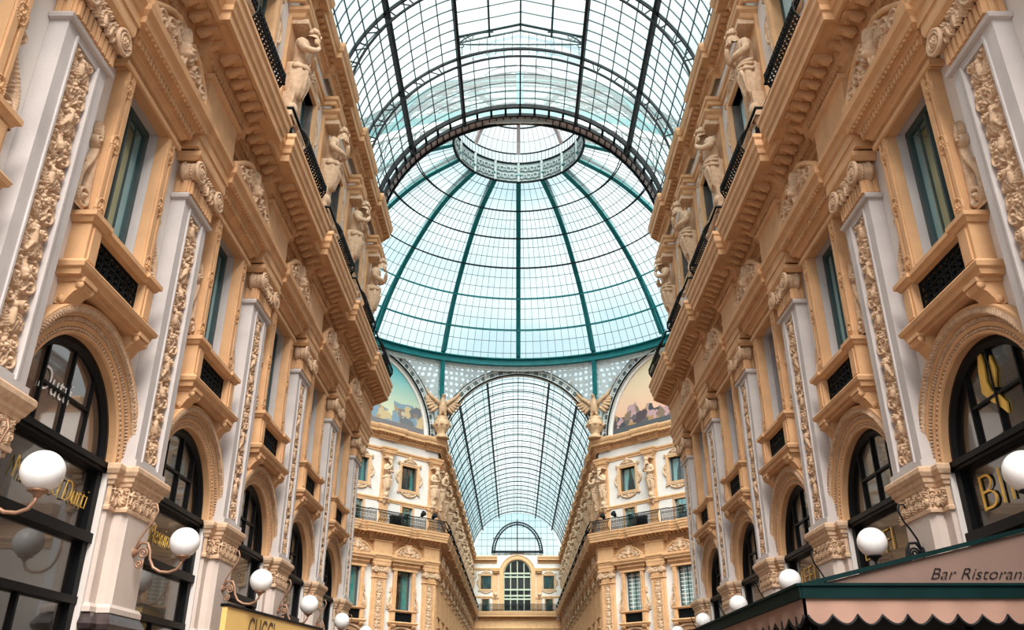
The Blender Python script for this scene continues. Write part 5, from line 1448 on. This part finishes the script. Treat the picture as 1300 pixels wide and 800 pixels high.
def valance(p0, p1, per=0.30, h=0.19, d=0.11):
    """scalloped strip hanging from a horizontal line"""
    p0 = Vector(p0); p1 = Vector(p1); ln = (p1 - p0).length; u = (p1 - p0) / ln; n = max(1, round(ln / per)); fab = MB(); edge = []; vs = []; k = 0
    N = n * 10
    for i in range(N + 1):
        s = ln * i / N; w = abs(math.sin(PI * i / 10)); q = p0 + u * s
        side = Vector((-u.y, u.x, 0)) * 0.025 * math.sin(2 * PI * i / 20)
        bot = q + Vector((0, 0, -h - d * w ** 0.75)) + side; vs += [tuple(q), tuple(bot)]; edge.append(tuple(bot))
    fab.add(vs, [(2 * i, 2 * i + 1, 2 * i + 3, 2 * i + 2) for i in range(N)], True)
    e = MB(); e.tube(edge, 0.02, 5); return fab, e
for a, b_ in (((AX, AY - 0.03, AZ - 0.12), (WX, AY - 0.03, AZ - 0.12)), ((AX - 0.03, AF, AZ - 0.12), (AX - 0.03, AY, AZ - 0.12))):
    fab, e = valance(a, b_); i = t.part('valance', fab, 'valance'); t.part('scalloped_trim', e, 'black', parent=i)
tx = text_mesh('Bar Ristorante', 0.19, 0, 0.003, 0.5, sx=1.14, bold=-0.003)
tx.v = [(x + 4.72, y + AY - 0.012, z + AZ + 0.10) for x, y, z in tx.v]
t.part('lettering', tx, 'black', label='dark italic lettering')
for (x, y) in ((AX + 0.15, AY + 0.25), (AX + 0.15, AY + 5), (AX + 0.15, AY + 10), (AX + 0.15, AY + 15), (5.2, AY + 0.25), (WX - 0.3, AY + 0.25)):
    m = MB(); m.tube([(x, y, 0), (x, y, AZ - 0.1)], 0.04, 10); t.part('post', m, 'black')
m = MB(); m.box(AX + 0.2, WX - 0.3, -(AY + 0.62), -(AY + 0.60), 0.0, AZ - 0.2); t.part('dim_interior_panel', m, 'room')  # near-black panel added to stand in for the dim space under the awning
m = MB(); m.box(AX + 0.16, AX + 0.18, -(AF - 0.1), -(AY + 0.3), 0.0, AZ - 0.2); t.part('glass_screen', m, 'shop')
t.put('rose canvas restaurant awning with green band and scalloped valance, right facade', None)

# ochre hoarding on the left
a = Vector((-6.42, 19.1, 0)); b_ = Vector((-5.72, 25.4, 0)); d = (b_ - a); ang = math.atan2(d.y, d.x); ln = d.length
t = Thing('hoarding', 'hoarding'); m = MB(); m.box(0, ln, -0.12, 0.0, 0, 3.66); t.part('panel', m, 'ochre')
m = MB(); m.box(-0.02, ln + 0.02, -0.16, 0.03, 3.64, 3.70); t.part('rail', m, 'black', label='black top rail')
m = at(text_mesh('GUCCI', 0.85, 0.004, 0.004, 0, sx=0.62, bold=0.0), 1.2, 2.95); t.part('lettering', m, 'brown', label='dark brown capital letters')
t.put('ochre hoarding with black top rail and tall brown letters, left side', None, tuple(a), ang)

# ================================================================== GROUND
mb = MB(); mb.add([(-R1 - 14, -14, 0), (R1 + 14, -14, 0), (R1 + 14, YE + 6, 0), (-R1 - 14, YE + 6, 0)], [(0, 1, 2, 3)])
structure('floor', mb, 'floor')

# ================================================================== LIGHT
w = bpy.data.worlds.new('sky'); SC.world = w; w.use_nodes = True; nt = w.node_tree; nt.nodes.clear(); N = nt.nodes; L = nt.links
tc = N.new('ShaderNodeTexCoord'); no = N.new('ShaderNodeTexNoise'); no.inputs['Scale'].default_value = 4.0; no.inputs['Detail'].default_value = 6
mp = N.new('ShaderNodeMapping'); mp.inputs['Scale'].default_value = (1, 1, 2.2); L.new(tc.outputs['Generated'], mp.inputs['Vector']); L.new(mp.outputs[0], no.inputs['Vector'])
rp = N.new('ShaderNodeValToRGB'); e = rp.color_ramp.elements
e[0].position = 0.36; e[0].color = (0.62, 0.78, 0.83, 1); e[1].position = 0.62; e[1].color = (1.0, 1.0, 1.0, 1); q = e.new(0.48); q.color = (0.86, 0.95, 0.97, 1)
L.new(no.outputs['Fac'], rp.inputs['Fac'])
bg = N.new('ShaderNodeBackground'); bg.inputs['Strength'].default_value = 1.25; L.new(rp.outputs[0], bg.inputs['Color'])
out = N.new('ShaderNodeOutputWorld'); L.new(bg.outputs[0], out.inputs['Surface'])
def sun(name, direction, energy, angle, col):
    l = bpy.data.lights.new(name, 'SUN'); l.energy = energy; l.angle = math.radians(angle); l.color = col
    o = bpy.data.objects.new(name, l); COL.objects.link(o); o.rotation_euler = (-Vector(direction)).to_track_quat('-Z', 'Y').to_euler(); o.location = (0, 20, 60)
sun('sun', (0.05, -0.68, 0.72), 12.0, 45, (1.0, 0.93, 0.85))

cam = bpy.data.cameras.new('camera'); co = bpy.data.objects.new('camera', cam); COL.objects.link(co)
co.location = (-0.22, 0, 1.65); co.rotation_euler = (math.radians(90 + 25), 0, 0)
cam.sensor_width = 36; cam.lens = 36 * 1071 / 1300; cam.shift_x = -5 / 1300; cam.clip_end = 1000
SC.camera = co
SC.view_settings.view_transform = 'Standard'; SC.view_settings.look = 'None'; SC.view_settings.exposure = 0.0; SC.view_settings.gamma = 1.0
SC.view_settings.use_curve_mapping = False
SC.cycles.max_bounces = 8; SC.cycles.diffuse_bounces = 4; SC.cycles.glossy_bounces = 4; SC.cycles.transparent_max_bounces = 12
SC.cycles.caustics_reflective = False; SC.cycles.caustics_refractive = False
